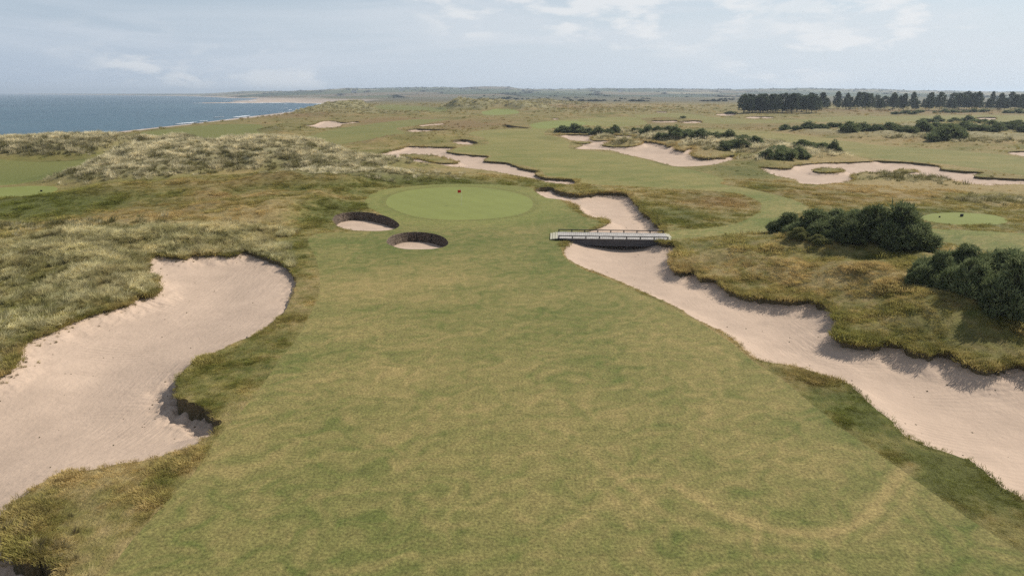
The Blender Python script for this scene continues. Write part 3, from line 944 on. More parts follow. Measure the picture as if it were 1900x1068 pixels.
# far farmland: patchwork of field colours
u = X / 330 + .6 * fbm(X, Y, 900, 2, 113)
v = Y / 520 + .6 * fbm(X, Y, 900, 2, 117)
cell = (np.floor(u).astype(np.int64) * 73 + np.floor(v).astype(np.int64) * 151)
pal = np.array([[.12, .12, .06], [.17, .15, .085], [.07, .085, .04], [.21, .18, .105], [.09, .10, .045], [.15, .12, .07], [.055, .07, .035]])
field = pal[_perm[cell & 4095] % 7]
hedge = np.minimum(np.minimum(u % 1, 1 - u % 1) * 330, np.minimum(v % 1, 1 - v % 1) * 520)
field = field * (1 - .55 * sstep(28, 8, hedge))[:, None]
moor = np.array([.115, .10, .058]) * (1 + .4 * n40)[:, None]
field = lerp(moor, field, sstep(1500, 2400, RD))
rough_c = lerp(rough_c, field, sstep(750, 1400, RD))
beach = sstep(45, 18, inland + 6 * n40) + sstep(1300, 1600, RD) * sstep(110, 50, inland) * (np.abs(Y - 1950) < 700)
rough_c = lerp(rough_c, np.broadcast_to(np.array([.40, .32, .25]), (NP, 3)), np.clip(beach, 0, 1))
rough_c *= np.clip(1 + .25 * n3 * sstep(140, 60, RD), .5, 1.5)[:, None]

# ---- cut the sheet along bunker, green and fairway outlines
ii, jj = np.meshgrid(np.arange(NR - 1), np.arange(NT - 1), indexing='ij')
a0 = (ii * NT + jj).ravel()
b0, c0, d0 = a0 + 1, a0 + NT + 1, a0 + NT
flip = ((ii + jj) % 2).ravel().astype(bool)
tris = np.concatenate([np.stack([a0, b0, np.where(flip, d0, c0)], 1), np.stack([np.where(flip, b0, a0), c0, d0], 1)])
keep = ~((inland[tris] < -60).all(1))
tris = tris[keep]
VA = np.concatenate([np.stack([X, Y, G, phi_sand, phi_green, phi_fair, drop, wildf], 1), rough_c, fair_c, green_c, sand_c], 1)
IDS = np.stack([sand_id, green_id, fair_id], 1)
S_PH, G_PH, F_PH = 3, 4, 5


def clip(VA, IDS, tris, col):
    ph = VA[:, col]
    ins = ph[tris] < 0
    c = ins.sum(1)
    tin, tout = tris[c == 3], tris[c == 0]
    mx = (c == 1) | (c == 2)
    mt, mi, mc = tris[mx], ins[mx], c[mx]
    if len(mt) == 0:
        return VA, IDS, tin, tout, np.zeros((0, 2), int)
    lone_in = mc == 1
    lone = np.where(lone_in[:, None], mi, ~mi).argmax(1)
    k = np.arange(len(mt))
    a, b, cc = mt[k, lone], mt[k, (lone + 1) % 3], mt[k, (lone + 2) % 3]
    e = np.concatenate([np.stack([a, b], 1), np.stack([a, cc], 1)])
    es = np.sort(e, 1)
    key = es[:, 0].astype(np.int64) * (len(VA) + 1) + es[:, 1]
    uq, first, inv = np.unique(key, return_index=True, return_inverse=True)
    p, q = es[first, 0], es[first, 1]
    t = ph[p] / (ph[p] - ph[q])
    t = np.clip(t, .02, .98)
    nv = VA[p] + (VA[q] - VA[p]) * t[:, None]
    nv[:, col] = 0.0
    ni = np.where((ph[p] < 0)[:, None], IDS[p], IDS[q])
    base = len(VA)
    VA = np.concatenate([VA, nv]); IDS = np.concatenate([IDS, ni])
    ab, ac = base + inv[:len(mt)], base + inv[len(mt):]
    small = np.stack([a, ab, ac], 1)
    q1, q2 = np.stack([ab, b, cc], 1), np.stack([ab, cc, ac], 1)
    tin = np.concatenate([tin, small[lone_in], q1[~lone_in], q2[~lone_in]])
    tout = np.concatenate([tout, small[~lone_in], q1[lone_in], q2[lone_in]])
    cut = np.where(lone_in[:, None], np.stack([ab, ac], 1), np.stack([ac, ab], 1))   # inside lies on one fixed side
    return VA, IDS, tin, tout, cut


VA, IDS, sand_t, rest, cut_s = clip(VA, IDS, tris, S_PH)
VA, IDS, green_t, rest, _ = clip(VA, IDS, rest, G_PH)
VA, IDS, fair_t, rough_t, _ = clip(VA, IDS, rest, F_PH)


def sheet(name, t, mat, cols, label, zoff=None, parent=None):
    uq, inv = np.unique(t.ravel(), return_inverse=True)
    v = VA[uq]
    co = v[:, :3].copy()
    if zoff is not None:
        co[:, 2] -= v[:, 6]
    f = inv.reshape(-1, 3)
    e1 = co[f[:, 1], :2] - co[f[:, 0], :2]
    e2 = co[f[:, 2], :2] - co[f[:, 0], :2]
    neg = (e1[:, 0] * e2[:, 1] - e1[:, 1] * e2[:, 0]) < 0
    f[neg] = f[neg][:, ::-1]
    me = mesh_np(name, co, f, mat, {'col': ('FLOAT_COLOR', v[:, cols:cols + 3])})
    return link(name, me, parent)


tag(sheet('ground', rough_t, M['rough'], 8, None), 'rough links turf and farmland between the mown ground', None, None, 'structure')
fid = IDS[fair_t, 2].max(1)
for k, ent in enumerate(FAIRWAYS):
    s = fair_t[fid == k]
    if len(s):
        tag(sheet('fairway', s, M['fairway'], 11, None), ent['label'], kind='structure')
gid = IDS[green_t, 1].max(1)
for k, ent in enumerate(GREENS):
    s = green_t[gid == k]
    if len(s):
        tag(sheet(ent['name'], s, M['green'], 14, None), ent['label'], kind='structure')

sid = IDS[sand_t, 0].max(1)
cid = IDS[cut_s, 0].max(1)


def lip_mesh(name, edges, mat, rows, inset, under, rough):
    uq, inv = np.unique(edges.ravel(), return_inverse=True)
    v = VA[uq]
    e = inv.reshape(-1, 2)
    n = np.zeros((len(uq), 2))
    d = v[e[:, 1], :2] - v[e[:, 0], :2]
    nn = np.stack([-d[:, 1], d[:, 0]], 1)
    np.add.at(n, e[:, 0], nn); np.add.at(n, e[:, 1], nn)
    n /= np.linalg.norm(n, axis=1)[:, None] + 1e-9
    # make sure the normal looks into the bunker
    ctr = v[:, :2]
    co, m = [], len(uq)
    for r in range(rows):
        f = r / (rows - 1)
        off = inset(f) + rough * fbm(ctr[:, 0] * 1.0 + r * 3.1, ctr[:, 1] + r * 1.7, .5, 2, 121)
        z = v[:, 2] + .02 - (v[:, 6] + under + .02) * f
        p = np.concatenate([ctr + n * (off * LIPSIGN)[:, None], z[:, None]], 1) if hasattr(off, '__len__') else np.concatenate([ctr + n * off * LIPSIGN, z[:, None]], 1)
        if r == 0:
            p[:, :2] = ctr; p[:, 2] = v[:, 2]
        co.append(p)
    fs = []
    for r in range(rows - 1):
        fs.append(np.stack([e[:, 0] + r * m, e[:, 1] + r * m, e[:, 1] + (r + 1) * m, e[:, 0] + (r + 1) * m], 1))
    return mesh_np(name, np.concatenate(co), np.concatenate(fs), mat)


# orientation of the cut edges: find on which side the sand lies
_e = cut_s[:2000]
_mid = (VA[_e[:, 0], :2] + VA[_e[:, 1], :2]) / 2
_d = VA[_e[:, 1], :2] - VA[_e[:, 0], :2]
_n = np.stack([-_d[:, 1], _d[:, 0]], 1)
_n /= np.linalg.norm(_n, axis=1)[:, None] + 1e-9
LIPSIGN = None

# ------------------------------------------------------------------ looking up the ground
GG = G.reshape(NR, NT)


def look(fld, x, y):
    r = np.hypot(x, y); th = np.arctan2(x, y)
    i = np.clip(np.searchsorted(R, r) - 1, 0, NR - 2)
    j = np.clip(np.searchsorted(TH, th) - 1, 0, NT - 2)
    fr = np.clip((r - R[i]) / (R[i + 1] - R[i]), 0, 1)
    ft = np.clip((th - TH[j]) / (TH[j + 1] - TH[j]), 0, 1)
    f = fld.reshape(NR, NT, -1)
    o = (f[i, j] * ((1 - fr) * (1 - ft))[:, None] + f[i + 1, j] * (fr * (1 - ft))[:, None] + f[i, j + 1] * ((1 - fr) * ft)[:, None] + f[i + 1, j + 1] * (fr * ft)[:, None])
    return o[:, 0] if o.shape[1] == 1 else o


_q = _mid + _n * .15
_w = np.abs(look(phi_sand, _mid[:, 0], _mid[:, 1])) < .5
LIPSIGN = -1.0 if np.median(look(phi_sand, _q[:, 0], _q[:, 1])[_w]) > 0 else 1.0
bunkers = []
for k, ent in enumerate(sand_ent):
    s = sand_t[sid == k]
    if not len(s):
        continue
    o = tag(sheet(ent['name'], s, M['sand'], 17, None, zoff=True), ent['label'], kind='structure')
    bunkers.append(o)
    ed = cut_s[cid == k]
    ed = ed[(ed[:, 0] != ed[:, 1])]
    if k >= POT0:
        link('sod_wall', lip_mesh('sod_wall', ed, M['sod'], 15, lambda f: .30 * f + (.035 if int(round(f * 14)) % 2 else 0.0), .12, .05), o)
    else:
        link('turf_edge', lip_mesh('turf_edge', ed, M['lip'], 4, lambda f: .14 * f - .03 * math.sin(f * 3.1), .40, .03), o)

def ground_z(x, y):
    return float(look(G, np.array([x]), np.array([y]))[0])


# ------------------------------------------------------------------ sea, surf, haze
def sea_mat():
    m, t, b, _ = new_mat('sea_water')
    c = mixc(t, ramp(t, noise_val(t, 0.004, 4, 0.6, stretch=(1, .35, 1)), .35, .65), (.030, .075, .105), (.050, .105, .130))
    t.links.new(c, b.inputs['Base Color'])
    b.inputs['Roughness'].default_value = 0.32
    b.inputs['IOR'].default_value = 1.33
    b.inputs['Specular IOR Level'].default_value = 0.28
    a = N(t, 'ShaderNodeMath', operation='ADD')
    t.links.new(noise_val(t, .12, 5, .65, stretch=(1.0, .55, 1), rot=.3), a.inputs[0])
    t.links.new(mul(t, noise_val(t, .02, 3, .6, stretch=(1, .5, 1)), 1.6), a.inputs[1])
    bump(t, b, a.outputs[0], 1.0, 2.6)
    return m


M['sea'] = sea_mat()
SX, SY0, SY1 = 15500, -380, 15800
sea = mesh_np('sea', np.array([[-SX, SY0, SEA], [-150, SY0, SEA], [-150, SY1, SEA], [-SX, SY1, SEA]], float), np.array([[0, 1, 2, 3]]), M['sea'], smooth=False)
tag(link('sea', sea), 'blue grey sea off the dunes', kind='structure')


def surf():
    vs, fs = [], []
    pts = np.array(COAST[1:22])
    seg = np.linalg.norm(np.diff(pts, axis=0), axis=1)
    cum = np.concatenate([[0], np.cumsum(seg)])
    for row, (off, wid, thr) in enumerate([(-1.0, 2.4, -.05), (-14, 2.4, .10), (-30, 2.2, .22), (-55, 2.0, .30)]):
        s = np.arange(0, cum[-1], 5.0)
        x = np.interp(s, cum, pts[:, 0]); y = np.interp(s, cum, pts[:, 1])
        nx = np.gradient(y); ny_ = -np.gradient(x)
        l = np.hypot(nx, ny_) + 1e-9
        nx, ny_ = nx / l, ny_ / l
        o = off * (1 + .25 * fbm(s, s * 0, 60, 2, 130 + row)) * -1
        w = np.clip((fbm(s, s * 0 + row * 50, 38, 3, 140 + row) - thr) * 3, 0, 1) * wid * (1 + y / 700)
        for i in range(len(s) - 1):
            if w[i] <= .05 and w[i + 1] <= .05: continue
            b = len(vs)
            for q in (i, i + 1):
                for sg in (-1, 1):
                    vs.append((x[q] - nx[q] * (o[q] + sg * w[q]), y[q] - ny_[q] * (o[q] + sg * w[q]), SEA + .12 + .2 * (sg < 0) + .02 * row))
            fs.append((b, b + 1, b + 3, b + 2))
    me = mesh_np('surf_foam', np.array(vs), np.array(fs), M['foam'])
    tag(link('surf_foam', me), 'white lines of breaking surf along the shore', kind='stuff')


surf()


def haze():
    m = bpy.data.materials.new('sea_haze')
    m.use_nodes = True
    t = m.node_tree
    t.nodes.clear()
    out = N(t, 'ShaderNodeOutputMaterial')
    pv = N(t, 'ShaderNodeVolumePrincipled', Density=HAZE_D, Anisotropy=0.25)
    pv.inputs['Color'].default_value = (0.78, 0.89, 1.0, 1)
    t.links.new(pv.outputs[0], out.inputs['Volume'])
    mb = MB().box(0, 7650, (SEA - 6 + 82) / 2, 33000, 17000, 82 - (SEA - 6))
    o = mb.build('haze', m)
    tag(o, 'thin pale haze over the links and the sea', kind='stuff')


HAZE_D = 1.35e-4
haze()

# ------------------------------------------------------------------ scattered plants and props come from here on
def tri_soup(name, tris_, mat, hgt=None):
    """tris_: (m,3,3)"""
    n = len(tris_)
    me = mesh_np(name, tris_.reshape(-1, 3), np.arange(n * 3).reshape(-1, 3), mat,
                 {'hgt': ('FLOAT', hgt)} if hgt is not None else None, smooth=False)
    return me


def tuft_mesh(name, seed, blades, height, spread, width, lean, curl, segs=3):
    r = np.random.default_rng(seed)
    T, H = [], []
    for _ in range(blades):
        a = r.random() * 2 * math.pi
        rad = spread * math.sqrt(r.random()) * .5
        base = np.array([math.cos(a) * rad, math.sin(a) * rad, -.04])
        oa = a + r.normal(0, .6)
        out = np.array([math.cos(oa), math.sin(oa), 0]) * (lean * r.uniform(.3, 1.2))
        out += np.array([curl, curl * .2, 0]) * r.uniform(.4, 1.2)
        h = height * r.uniform(.55, 1.1)
        side = np.array([-math.sin(oa), math.cos(oa), 0])
        side = side * math.cos(r.uniform(-.8, .8)) + np.array([math.cos(oa), math.sin(oa), 0]) * .3
        w = width * r.uniform(.7, 1.3)
        pts, ws, hs = [], [], []
        for s in range(segs + 1):
            f = s / segs
            pts.append(base + out * h * f ** 1.8 + np.array([0, 0, 1]) * h * (f - .28 * f * f * (lean + abs(curl))))
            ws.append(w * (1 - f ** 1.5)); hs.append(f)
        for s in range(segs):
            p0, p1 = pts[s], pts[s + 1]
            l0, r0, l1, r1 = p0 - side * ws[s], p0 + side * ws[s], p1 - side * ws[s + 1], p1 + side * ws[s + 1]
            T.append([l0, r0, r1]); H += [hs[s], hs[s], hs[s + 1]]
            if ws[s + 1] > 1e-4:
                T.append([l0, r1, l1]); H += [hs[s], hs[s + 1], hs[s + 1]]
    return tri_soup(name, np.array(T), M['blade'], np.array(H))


def scatter(name, label, pts, rot, scl, tint, protos, parent=None):
    """one object of uncountable tufts: points carrying their own turn, size and colour."""
    n = len(pts)
    me = bpy.data.meshes.new(name)
    me.vertices.add(n)
    me.vertices.foreach_set('co', np.ascontiguousarray(pts, dtype=np.float32).ravel())
    for an, typ, arr in (('rot', 'FLOAT_VECTOR', rot), ('scl', 'FLOAT_VECTOR', scl)):
        a = me.attributes.new(an, typ, 'POINT')
        a.data.foreach_set('vector', np.ascontiguousarray(arr, dtype=np.float32).ravel())
    a = me.attributes.new('tint', 'FLOAT_COLOR', 'POINT')
    a.data.foreach_set('color', np.ascontiguousarray(np.concatenate([tint, np.ones((n, 1))], 1), dtype=np.float32).ravel())
    a = me.attributes.new('pick', 'INT', 'POINT')
    a.data.foreach_set('value', rng.integers(0, len(protos), n).astype(np.int32))
    o = link(name, me, parent)
    g = bpy.data.node_groups.new(name + '_scatter', 'GeometryNodeTree')
    g.interface.new_socket('Geometry', in_out='INPUT', socket_type='NodeSocketGeometry')
    g.interface.new_socket('Geometry', in_out='OUTPUT', socket_type='NodeSocketGeometry')
    gi, go = g.nodes.new('NodeGroupInput'), g.nodes.new('NodeGroupOutput')
    ip = g.nodes.new('GeometryNodeInstanceOnPoints')
    ci = g.nodes.new('GeometryNodeCollectionInfo')
    col = bpy.data.collections.new(name + '_source')
    for pm in protos:
        col.objects.link(bpy.data.objects.new(pm.name, pm))
    ci.inputs['Collection'].default_value = col
    ci.inputs['Separate Children'].default_value = True
    ci.inputs['Reset Children'].default_value = True

    def named(nm, dt):
        q = g.nodes.new('GeometryNodeInputNamedAttribute')
        q.data_type = dt
        q.inputs['Name'].default_value = nm
        return q.outputs['Attribute']
    Lk = g.links.new
    Lk(gi.outputs[0], ip.inputs['Points'])
    Lk(ci.outputs[0], ip.inputs['Instance'])
    ip.inputs['Pick Instance'].default_value = True
    Lk(named('pick', 'INT'), ip.inputs['Instance Index'])
    e2r = g.nodes.new('FunctionNodeEulerToRotation')
    Lk(named('rot', 'FLOAT_VECTOR'), e2r.inputs[0])
    Lk(e2r.outputs[0], ip.inputs['Rotation'])
    Lk(named('scl', 'FLOAT_VECTOR'), ip.inputs['Scale'])
    Lk(ip.outputs[0], go.inputs[0])
    md = o.modifiers.new('scatter', 'NODES')
    md.node_group = g
    tag(o, label, kind='stuff')
    return o


def cand(n, r0, r1, half=46):
    th = np.radians(rng.uniform(-half, half, n))
    r = np.sqrt(rng.uniform(r0 * r0, r1 * r1, n))
    return r * np.sin(th), r * np.cos(th), r


FLD = np.stack([G, np.minimum(phi_mown, 60), np.clip(phi_sand, -60, 60), marram, inland, ridge, ch['g'], t_dry], 1)


def make_set(n, r0, r1, dens, base_scl, flat=1.0, wind=.25):
    x, y, r = cand(n, r0, r1)
    f = look(FLD, x, y)
    d = dens(f, x, y, r)
    k = (rng.random(n) < d) & off_bridge(x, y)
    x, y, f, r = x[k], y[k], f[k], r[k]
    c = look(rough_c, x, y)
    m = len(x)
    s = base_scl(f, r) * rng.uniform(.65, 1.35, m)
    rot = np.stack([rng.normal(0, .12, m), rng.normal(wind, .15, m) * 0 + rng.normal(0, .12, m), rng.normal(.2, 1.2, m)], 1)
    scl = np.stack([s, s, s * flat * rng.uniform(.75, 1.2, m)], 1)
    tint = np.clip(c * (rng.uniform(1.3, 2.0, m)[:, None]), 0, .8)
    return np.stack([x, y, f[:, 0]], 1), rot, scl, tint, f


short_t = [tuft_mesh('short_tuft', 200 + i, 34, .20, .55, .012, .8, .2) for i in range(5)]
long_t = [tuft_mesh('long_tuft', 300 + i, 46, .62, .5, .015, .55, .55, 4) for i in range(6)]
mid_t = [tuft_mesh('coarse_tuft', 400 + i, 34, .75, .9, .032, .5, .5) for i in range(5)]
far_t = [tuft_mesh('distant_tuft', 500 + i, 22, .8, 1.4, .10, .5, .35, 2) for i in range(4)]


def join(*sets):
    return [np.concatenate([s[i] for s in sets]) for i in range(4)]


clumpN = fbm(X, Y, 3.2, 3, 151)
FLD = np.concatenate([FLD, clumpN[:, None], crest[:, None]], 1)
_bx0, _by0 = P(1026, 434.5, .3)
_bx1, _by1 = P(1246, 437.5, .3)


def off_bridge(x, y):
    return ~((x > _bx0 - .8) & (x < _bx1 + .9) & (np.abs(y - (_by0 + _by1) / 2) < 2.1))


land = lambda f: (f[:, 1] > .12) * (f[:, 2] > .02) * (f[:, 4] > 60)
# close rough: short turf everywhere, long grass in clumps
s1 = make_set(190000, 16, 62, lambda f, x, y, r: land(f) * np.clip(.5 + 1.6 * f[:, 8], .05, 1), lambda f, r: (.75 + 1.5 * np.clip(f[:, 8] * 2, 0, 1) ** 1.5) * (.5 + .5 * sstep(1, 6, f[:, 1])))
s1b = make_set(110000, 62, 130, lambda f, x, y, r: land(f) * np.clip(.45 + 1.6 * f[:, 8], .03, 1), lambda f, r: 1.1 + 1.6 * np.clip(f[:, 8] * 2, 0, 1) ** 1.5)
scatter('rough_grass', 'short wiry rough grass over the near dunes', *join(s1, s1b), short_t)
longd = lambda f, x, y, r: land(f) * np.clip((x < -8) * (y < 74) * (f[:, 2] < 40) * (.55 + 1.6 * f[:, 8]) * sstep(0, .8, f[:, 5]) + f[:, 3] * (.55 + f[:, 8]), 0, 1) * (f[:, 1] > 2)
s2 = make_set(90000, 16, 80, longd, lambda f, r: 1.15 + 0 * r)
w_ = np.clip(.38 + 1.3 * s2[4][:, 8] + rng.normal(0, .2, len(s2[0])), 0, 1)[:, None]
s2[3][:] = s2[3] * .5 + np.array([.08, .075, .03]) * (1 - w_) + np.array([.50, .45, .28]) * w_
scatter('marram_grass', 'long shaggy pale marram grass over the dune tops', *s2[:4], long_t)
s3 = make_set(150000, 80, 260, lambda f, x, y, r: land(f) * np.clip(f[:, 3] * 1.2 * (.6 + 1.2 * f[:, 8]), 0, 1) * sstep(0, 4, f[:, 1]), lambda f, r: 1.0 + .6 * sstep(100, 220, r))
w_ = np.clip(.22 + 1.5 * s3[4][:, 8] + .75 * (s3[4][:, 9] - .35) + rng.normal(0, .16, len(s3[0])), 0, 1)[:, None]  # relief shading put into the tint: light crests, darker lower dune faces
s3[3][:] = np.array([.17, .15, .058]) * (1 - w_) + np.array([.74, .65, .42]) * w_
s4 = make_set(60000, 130, 330, lambda f, x, y, r: land(f) * np.clip(.05 + .5 * f[:, 8], 0, 1) * sstep(0, 4, f[:, 1]), lambda f, r: .45 + .5 * sstep(130, 300, r))
scatter('dune_grass', 'coarse grass tussocks over the middle dunes', *join(s3, s4), mid_t)
s5 = make_set(60000, 300, 950, lambda f, x, y, r: land(f) * np.clip(.03 + .8 * f[:, 3], 0, 1) * sstep(0, 8, f[:, 1]), lambda f, r: 1.2 + 1.0 * sstep(300, 900, r))
scatter('distant_grass', 'coarse grass over the far dunes', *s5[:4], far_t)

# grass hanging over the bunker edges
em = (VA[cut_s[:, 0], :3] + VA[cut_s[:, 1], :3]) / 2
el_ = np.linalg.norm(VA[cut_s[:, 0], :2] - VA[cut_s[:, 1], :2], axis=1)
wv = VA[cut_s[:, 0], 7]
rr_ = np.hypot(em[:, 0], em[:, 1])
prob = np.clip(el_ * (1.2 + 12 * wv) * np.clip(1.4 - rr_ / 120, .12, 1), 0, 1) * (cid < POT0)
k = (rng.random(len(em)) < prob) & off_bridge(em[:, 0], em[:, 1])
ep = em[k].copy()
n = len(ep)
es = (0.45 + 1.0 * wv[k]) * rng.uniform(.6, 1.4, n) * (1 + sstep(60, 200, rr_[k]))
ec = np.clip(VA[cut_s[k, 0], 8:11] * rng.uniform(1.1, 1.8, n)[:, None], 0, .8)
ep[:, 2] += .01
mA = np.nonzero((cid == 0) & (wv > .55))[0]
kk = rng.choice(mA, 520)
cp = em[kk] + np.concatenate([rng.normal(0, .55, (520, 2)), np.zeros((520, 1))], 1)
ps_ = look(phi_sand, cp[:, 0], cp[:, 1])
gz = look(G, cp[:, 0], cp[:, 1]) - np.where(ps_ < 0, look(drop, cp[:, 0], cp[:, 1]), 0)
cp[:, 2] = gz
csz = rng.uniform(.25, .75, 520) * np.where(ps_ < 0, .6, 1.1)
ccol = np.array([.26, .21, .10]) * rng.uniform(.45, 1.5, (520, 1))
scatter('bank_grass', 'ragged tussocks along the crumbling top of the seaward bunker', cp, np.stack([rng.normal(0, .3, 520), rng.normal(0, .3, 520), rng.uniform(0, 6.28, 520)], 1), np.stack([csz, csz, csz], 1), ccol, long_t)
scatter('edge_grass', 'tufts of grass overhanging the bunker edges', ep, np.stack([rng.normal(0, .25, n), rng.normal(0, .25, n), rng.uniform(0, 6.28, n)], 1), np.stack([es, es, es], 1), ec, short_t)


# ------------------------------------------------------------------ finding where a line of sight meets the ground
_Ds = np.array(geo(14, 4000, .006))


def hit(px, py):
    """ground point seen at a photo pixel."""
    v = py - 534.0
    down, fwd = F * SP + v * CP, F * CP - v * SP
    x, z = (px - 950.0) / fwd * _Ds, CAM_H - down / fwd * _Ds
    below = z <= look(G, x, _Ds)
    i = int(below.argmax()) if below.any() else len(_Ds) - 1
    return float(x[i]), float(_Ds[i]), ground_z(x[i], _Ds[i])


def m_per_px(y):
    return (y * CP + CAM_H * SP) / F


# ------------------------------------------------------------------ gorse
def gorse_meshes(seed, sprigs, lobes, slen, swid, fan):
    r = np.random.default_rng(seed)
    cs, rs = [], []
    for i in range(lobes):
        a, q = r.uniform(0, 6.283), math.sqrt(r.random()) * .62
        if i == 0: q = 0
        rad = r.uniform(.17, .36)
        zc = max(.16, r.uniform(.25, .78) * (1.08 - q))
        if i > lobes * .6:
            q, zc, rad = r.uniform(.45, .72), r.uniform(.08, .24), r.uniform(.18, .28)
        cs.append((math.cos(a) * q, math.sin(a) * q, zc))
        rs.append(rad)
    cs, rs = np.array(cs), np.array(rs)
    T = []
    per = sprigs // lobes
    for c, rad in zip(cs, rs):
        d = r.normal(size=(per, 3)); d /= np.linalg.norm(d, axis=1)[:, None]
        d[:, 2] = np.where(d[:, 2] < -.45, -d[:, 2], d[:, 2])
        p = c + d * rad * r.uniform(.72, 1.06, (per, 1))
        p[:, 2] = np.maximum(p[:, 2], .0)
        for pp, dd in zip(p, d):
            ax = dd * .8 + np.array([0, 0, .55]) + r.normal(0, .28, 3)
            ax /= np.linalg.norm(ax)
            L0 = slen * (r.uniform(.6, 1.3) + .9 * r.random() ** 6)
            s0 = np.cross(ax, r.normal(size=3)); s0 /= np.linalg.norm(s0) + 1e-9
            s1 = np.cross(ax, s0)
            for k in range(fan):
                a = 2 * math.pi * k / fan + r.uniform(-.4, .4)
                o = math.cos(a) * s0 + math.sin(a) * s1
                sd = -math.sin(a) * s0 + math.cos(a) * s1
                tip = pp + ax * L0 * r.uniform(.7, 1.1) + o * L0 * .62
                w = swid * r.uniform(.7, 1.3)
                T.append([pp - sd * w, pp + sd * w, tip])
                md = pp + ax * L0 * .45 + o * L0 * .2
                T.append([md - ax * w * .8, md + sd * w * 1.6, tip + o * w])
    fo = tri_soup('foliage', np.array(T), M['gorse'])
    mb = MB()
    for c, rad in zip(cs, rs):  # dark spheres added inside the lobes to block light; real stems follow
        q = bmesh.ops.create_icosphere(mb.bm, subdivisions=2, radius=rad * .68)
        for v_ in q['verts']:
            v_.co = v_.co * (1 + .12 * math.sin(v_.co.x * 31 + v_.co.y * 23 + v_.co.z * 17))
        bmesh.ops.translate(mb.bm, vec=Vector(c), verts=q['verts'])
    for i in range(lobes):
        c = cs[i]
        mb.tube([(0, 0, .02 * i / lobes - .1), (c[0] * .5, c[1] * .5, c[2] * .35), tuple(c)], [.035, .028, .02], 5)
    for i in range(5):
        a = r.uniform(0, 6.283)
        mb.tube([(math.cos(a) * .12, math.sin(a) * .12, -.12), (math.cos(a) * .3, math.sin(a) * .3, .25), (math.cos(a) * .5, math.sin(a) * .5, .5)], [.035, .025, .012], 5)
    return fo, mb.mesh('stem_core', M['stem_core'])


gorse_near = [gorse_meshes(700 + i, 2200, 22, .12, .017, 4) for i in range(4)]
gorse_mid = [gorse_meshes(720 + i, 520, 13, .16, .034, 3) for i in range(4)]
gorse_far = [gorse_meshes(740 + i, 110, 6, .26, .07, 3) for i in range(3)]
bush_n = 0


ORD = ['first', 'second', 'third', 'fourth', 'fifth', 'sixth']


def gorse(px, py, wpx, hpx, protos, label, group):
    global bush_n
    bush_n += 1
    x, y, z = hit(px, py)
    k = m_per_px(y)
    w, h = wpx * k, hpx * k * .92
    x, y = x * (1 + .36 * w / y), y + .36 * w
    z = ground_z(x, y) - .05 * h
    fo, st = protos[bush_n % len(protos)]
    o = empty('gorse_bush', (x, y, z - .03 * h), random.uniform(0, 6.28))
    o.scale = (w * .56, w * .56 * random.uniform(.85, 1.1), h * 1.02)
    link('foliage', fo, o)
    link('stem_core', st, o)
    tag(o, label, 'bush', group)
    return o


for i, q in enumerate([(1462, 432, 80, 36), (1510, 440, 100, 50), (1556, 448, 100, 54), (1612, 462, 120, 72), (1662, 470, 120, 78), (1703, 466, 80, 50)]):
    gorse(*q, gorse_near, ORD[i] + ' gorse bush from the footbridge in the bunker side row of the thicket', 'gorse thicket on the bunker bank')
for i, q in enumerate([(1545, 428, 90, 42), (1590, 432, 110, 40), (1640, 440, 100, 48)]):
    gorse(*q, gorse_near, ORD[i] + ' gorse bush from the footbridge in the tee side row of the thicket', 'gorse thicket on the bunker bank')
for i, q in enumerate([(1702, 534, 50, 34), (1735, 536, 100, 74), (1800, 562, 120, 82), (1872, 602, 150, 110)]):
    gorse(*q, gorse_near, ORD[i] + ' bush from the thicket in the bunker side row of the tall gorse clump', 'tall gorse by the mown strip')
for i, q in enumerate([(1785, 512, 90, 48), (1850, 505, 60, 40), (1862, 536, 120, 64), (1935, 570, 130, 92)]):
    gorse(*q, gorse_near, ORD[i] + ' bush from the thicket in the mown strip side row of the tall gorse clump', 'tall gorse by the mown strip')
for i, q in enumerate([(1044, 247, 40, 17), (1066, 247, 40, 18), (1088, 248, 36, 13), (1110, 250, 36, 14), (1128, 250, 26, 12), (1141, 249, 24, 13)]):
    gorse(*q, gorse_mid, ORD[i] + ' gorse bush from the open fairway along the head of the islet bunker', 'gorse at the head of the islet bunker')
for i, q in enumerate([(1182, 246, 30, 13), (1202, 248, 34, 14), (1220, 246, 24, 13), (1240, 243, 28, 9)]):
    gorse(*q, gorse_mid, ORD[i] + ' gorse bush from the islet bunker head in the gap between grassy mounds', 'gorse between the bunker mounds')
for q in [(1230, 260, 36, 15), (1252, 259, 42, 18), (1276, 257, 42, 17), (1300, 256, 40, 16), (1326, 258, 42, 17), (1352, 260, 42, 15), (1380, 263, 40, 14), (1400, 268, 30, 14), (1348, 279, 42, 17), (1374, 277, 40, 15), (1364, 272, 40, 12)]:
    gorse(*q, gorse_mid, 'gorse bush crowning the grassy mounds over the islet bunker', 'gorse crowning the bunker mounds')
for q in [(1424, 297, 36, 17), (1452, 298, 48, 28), (1480, 296, 40, 20), (1448, 282, 48, 15), (1488, 276, 44, 15), (1520, 277, 44, 17), (1546, 283, 30, 20), (1505, 273, 40, 13)]:
    gorse(*q, gorse_mid, 'gorse bush on the isolated hump above the two island bunker', 'gorse on the isolated hump')
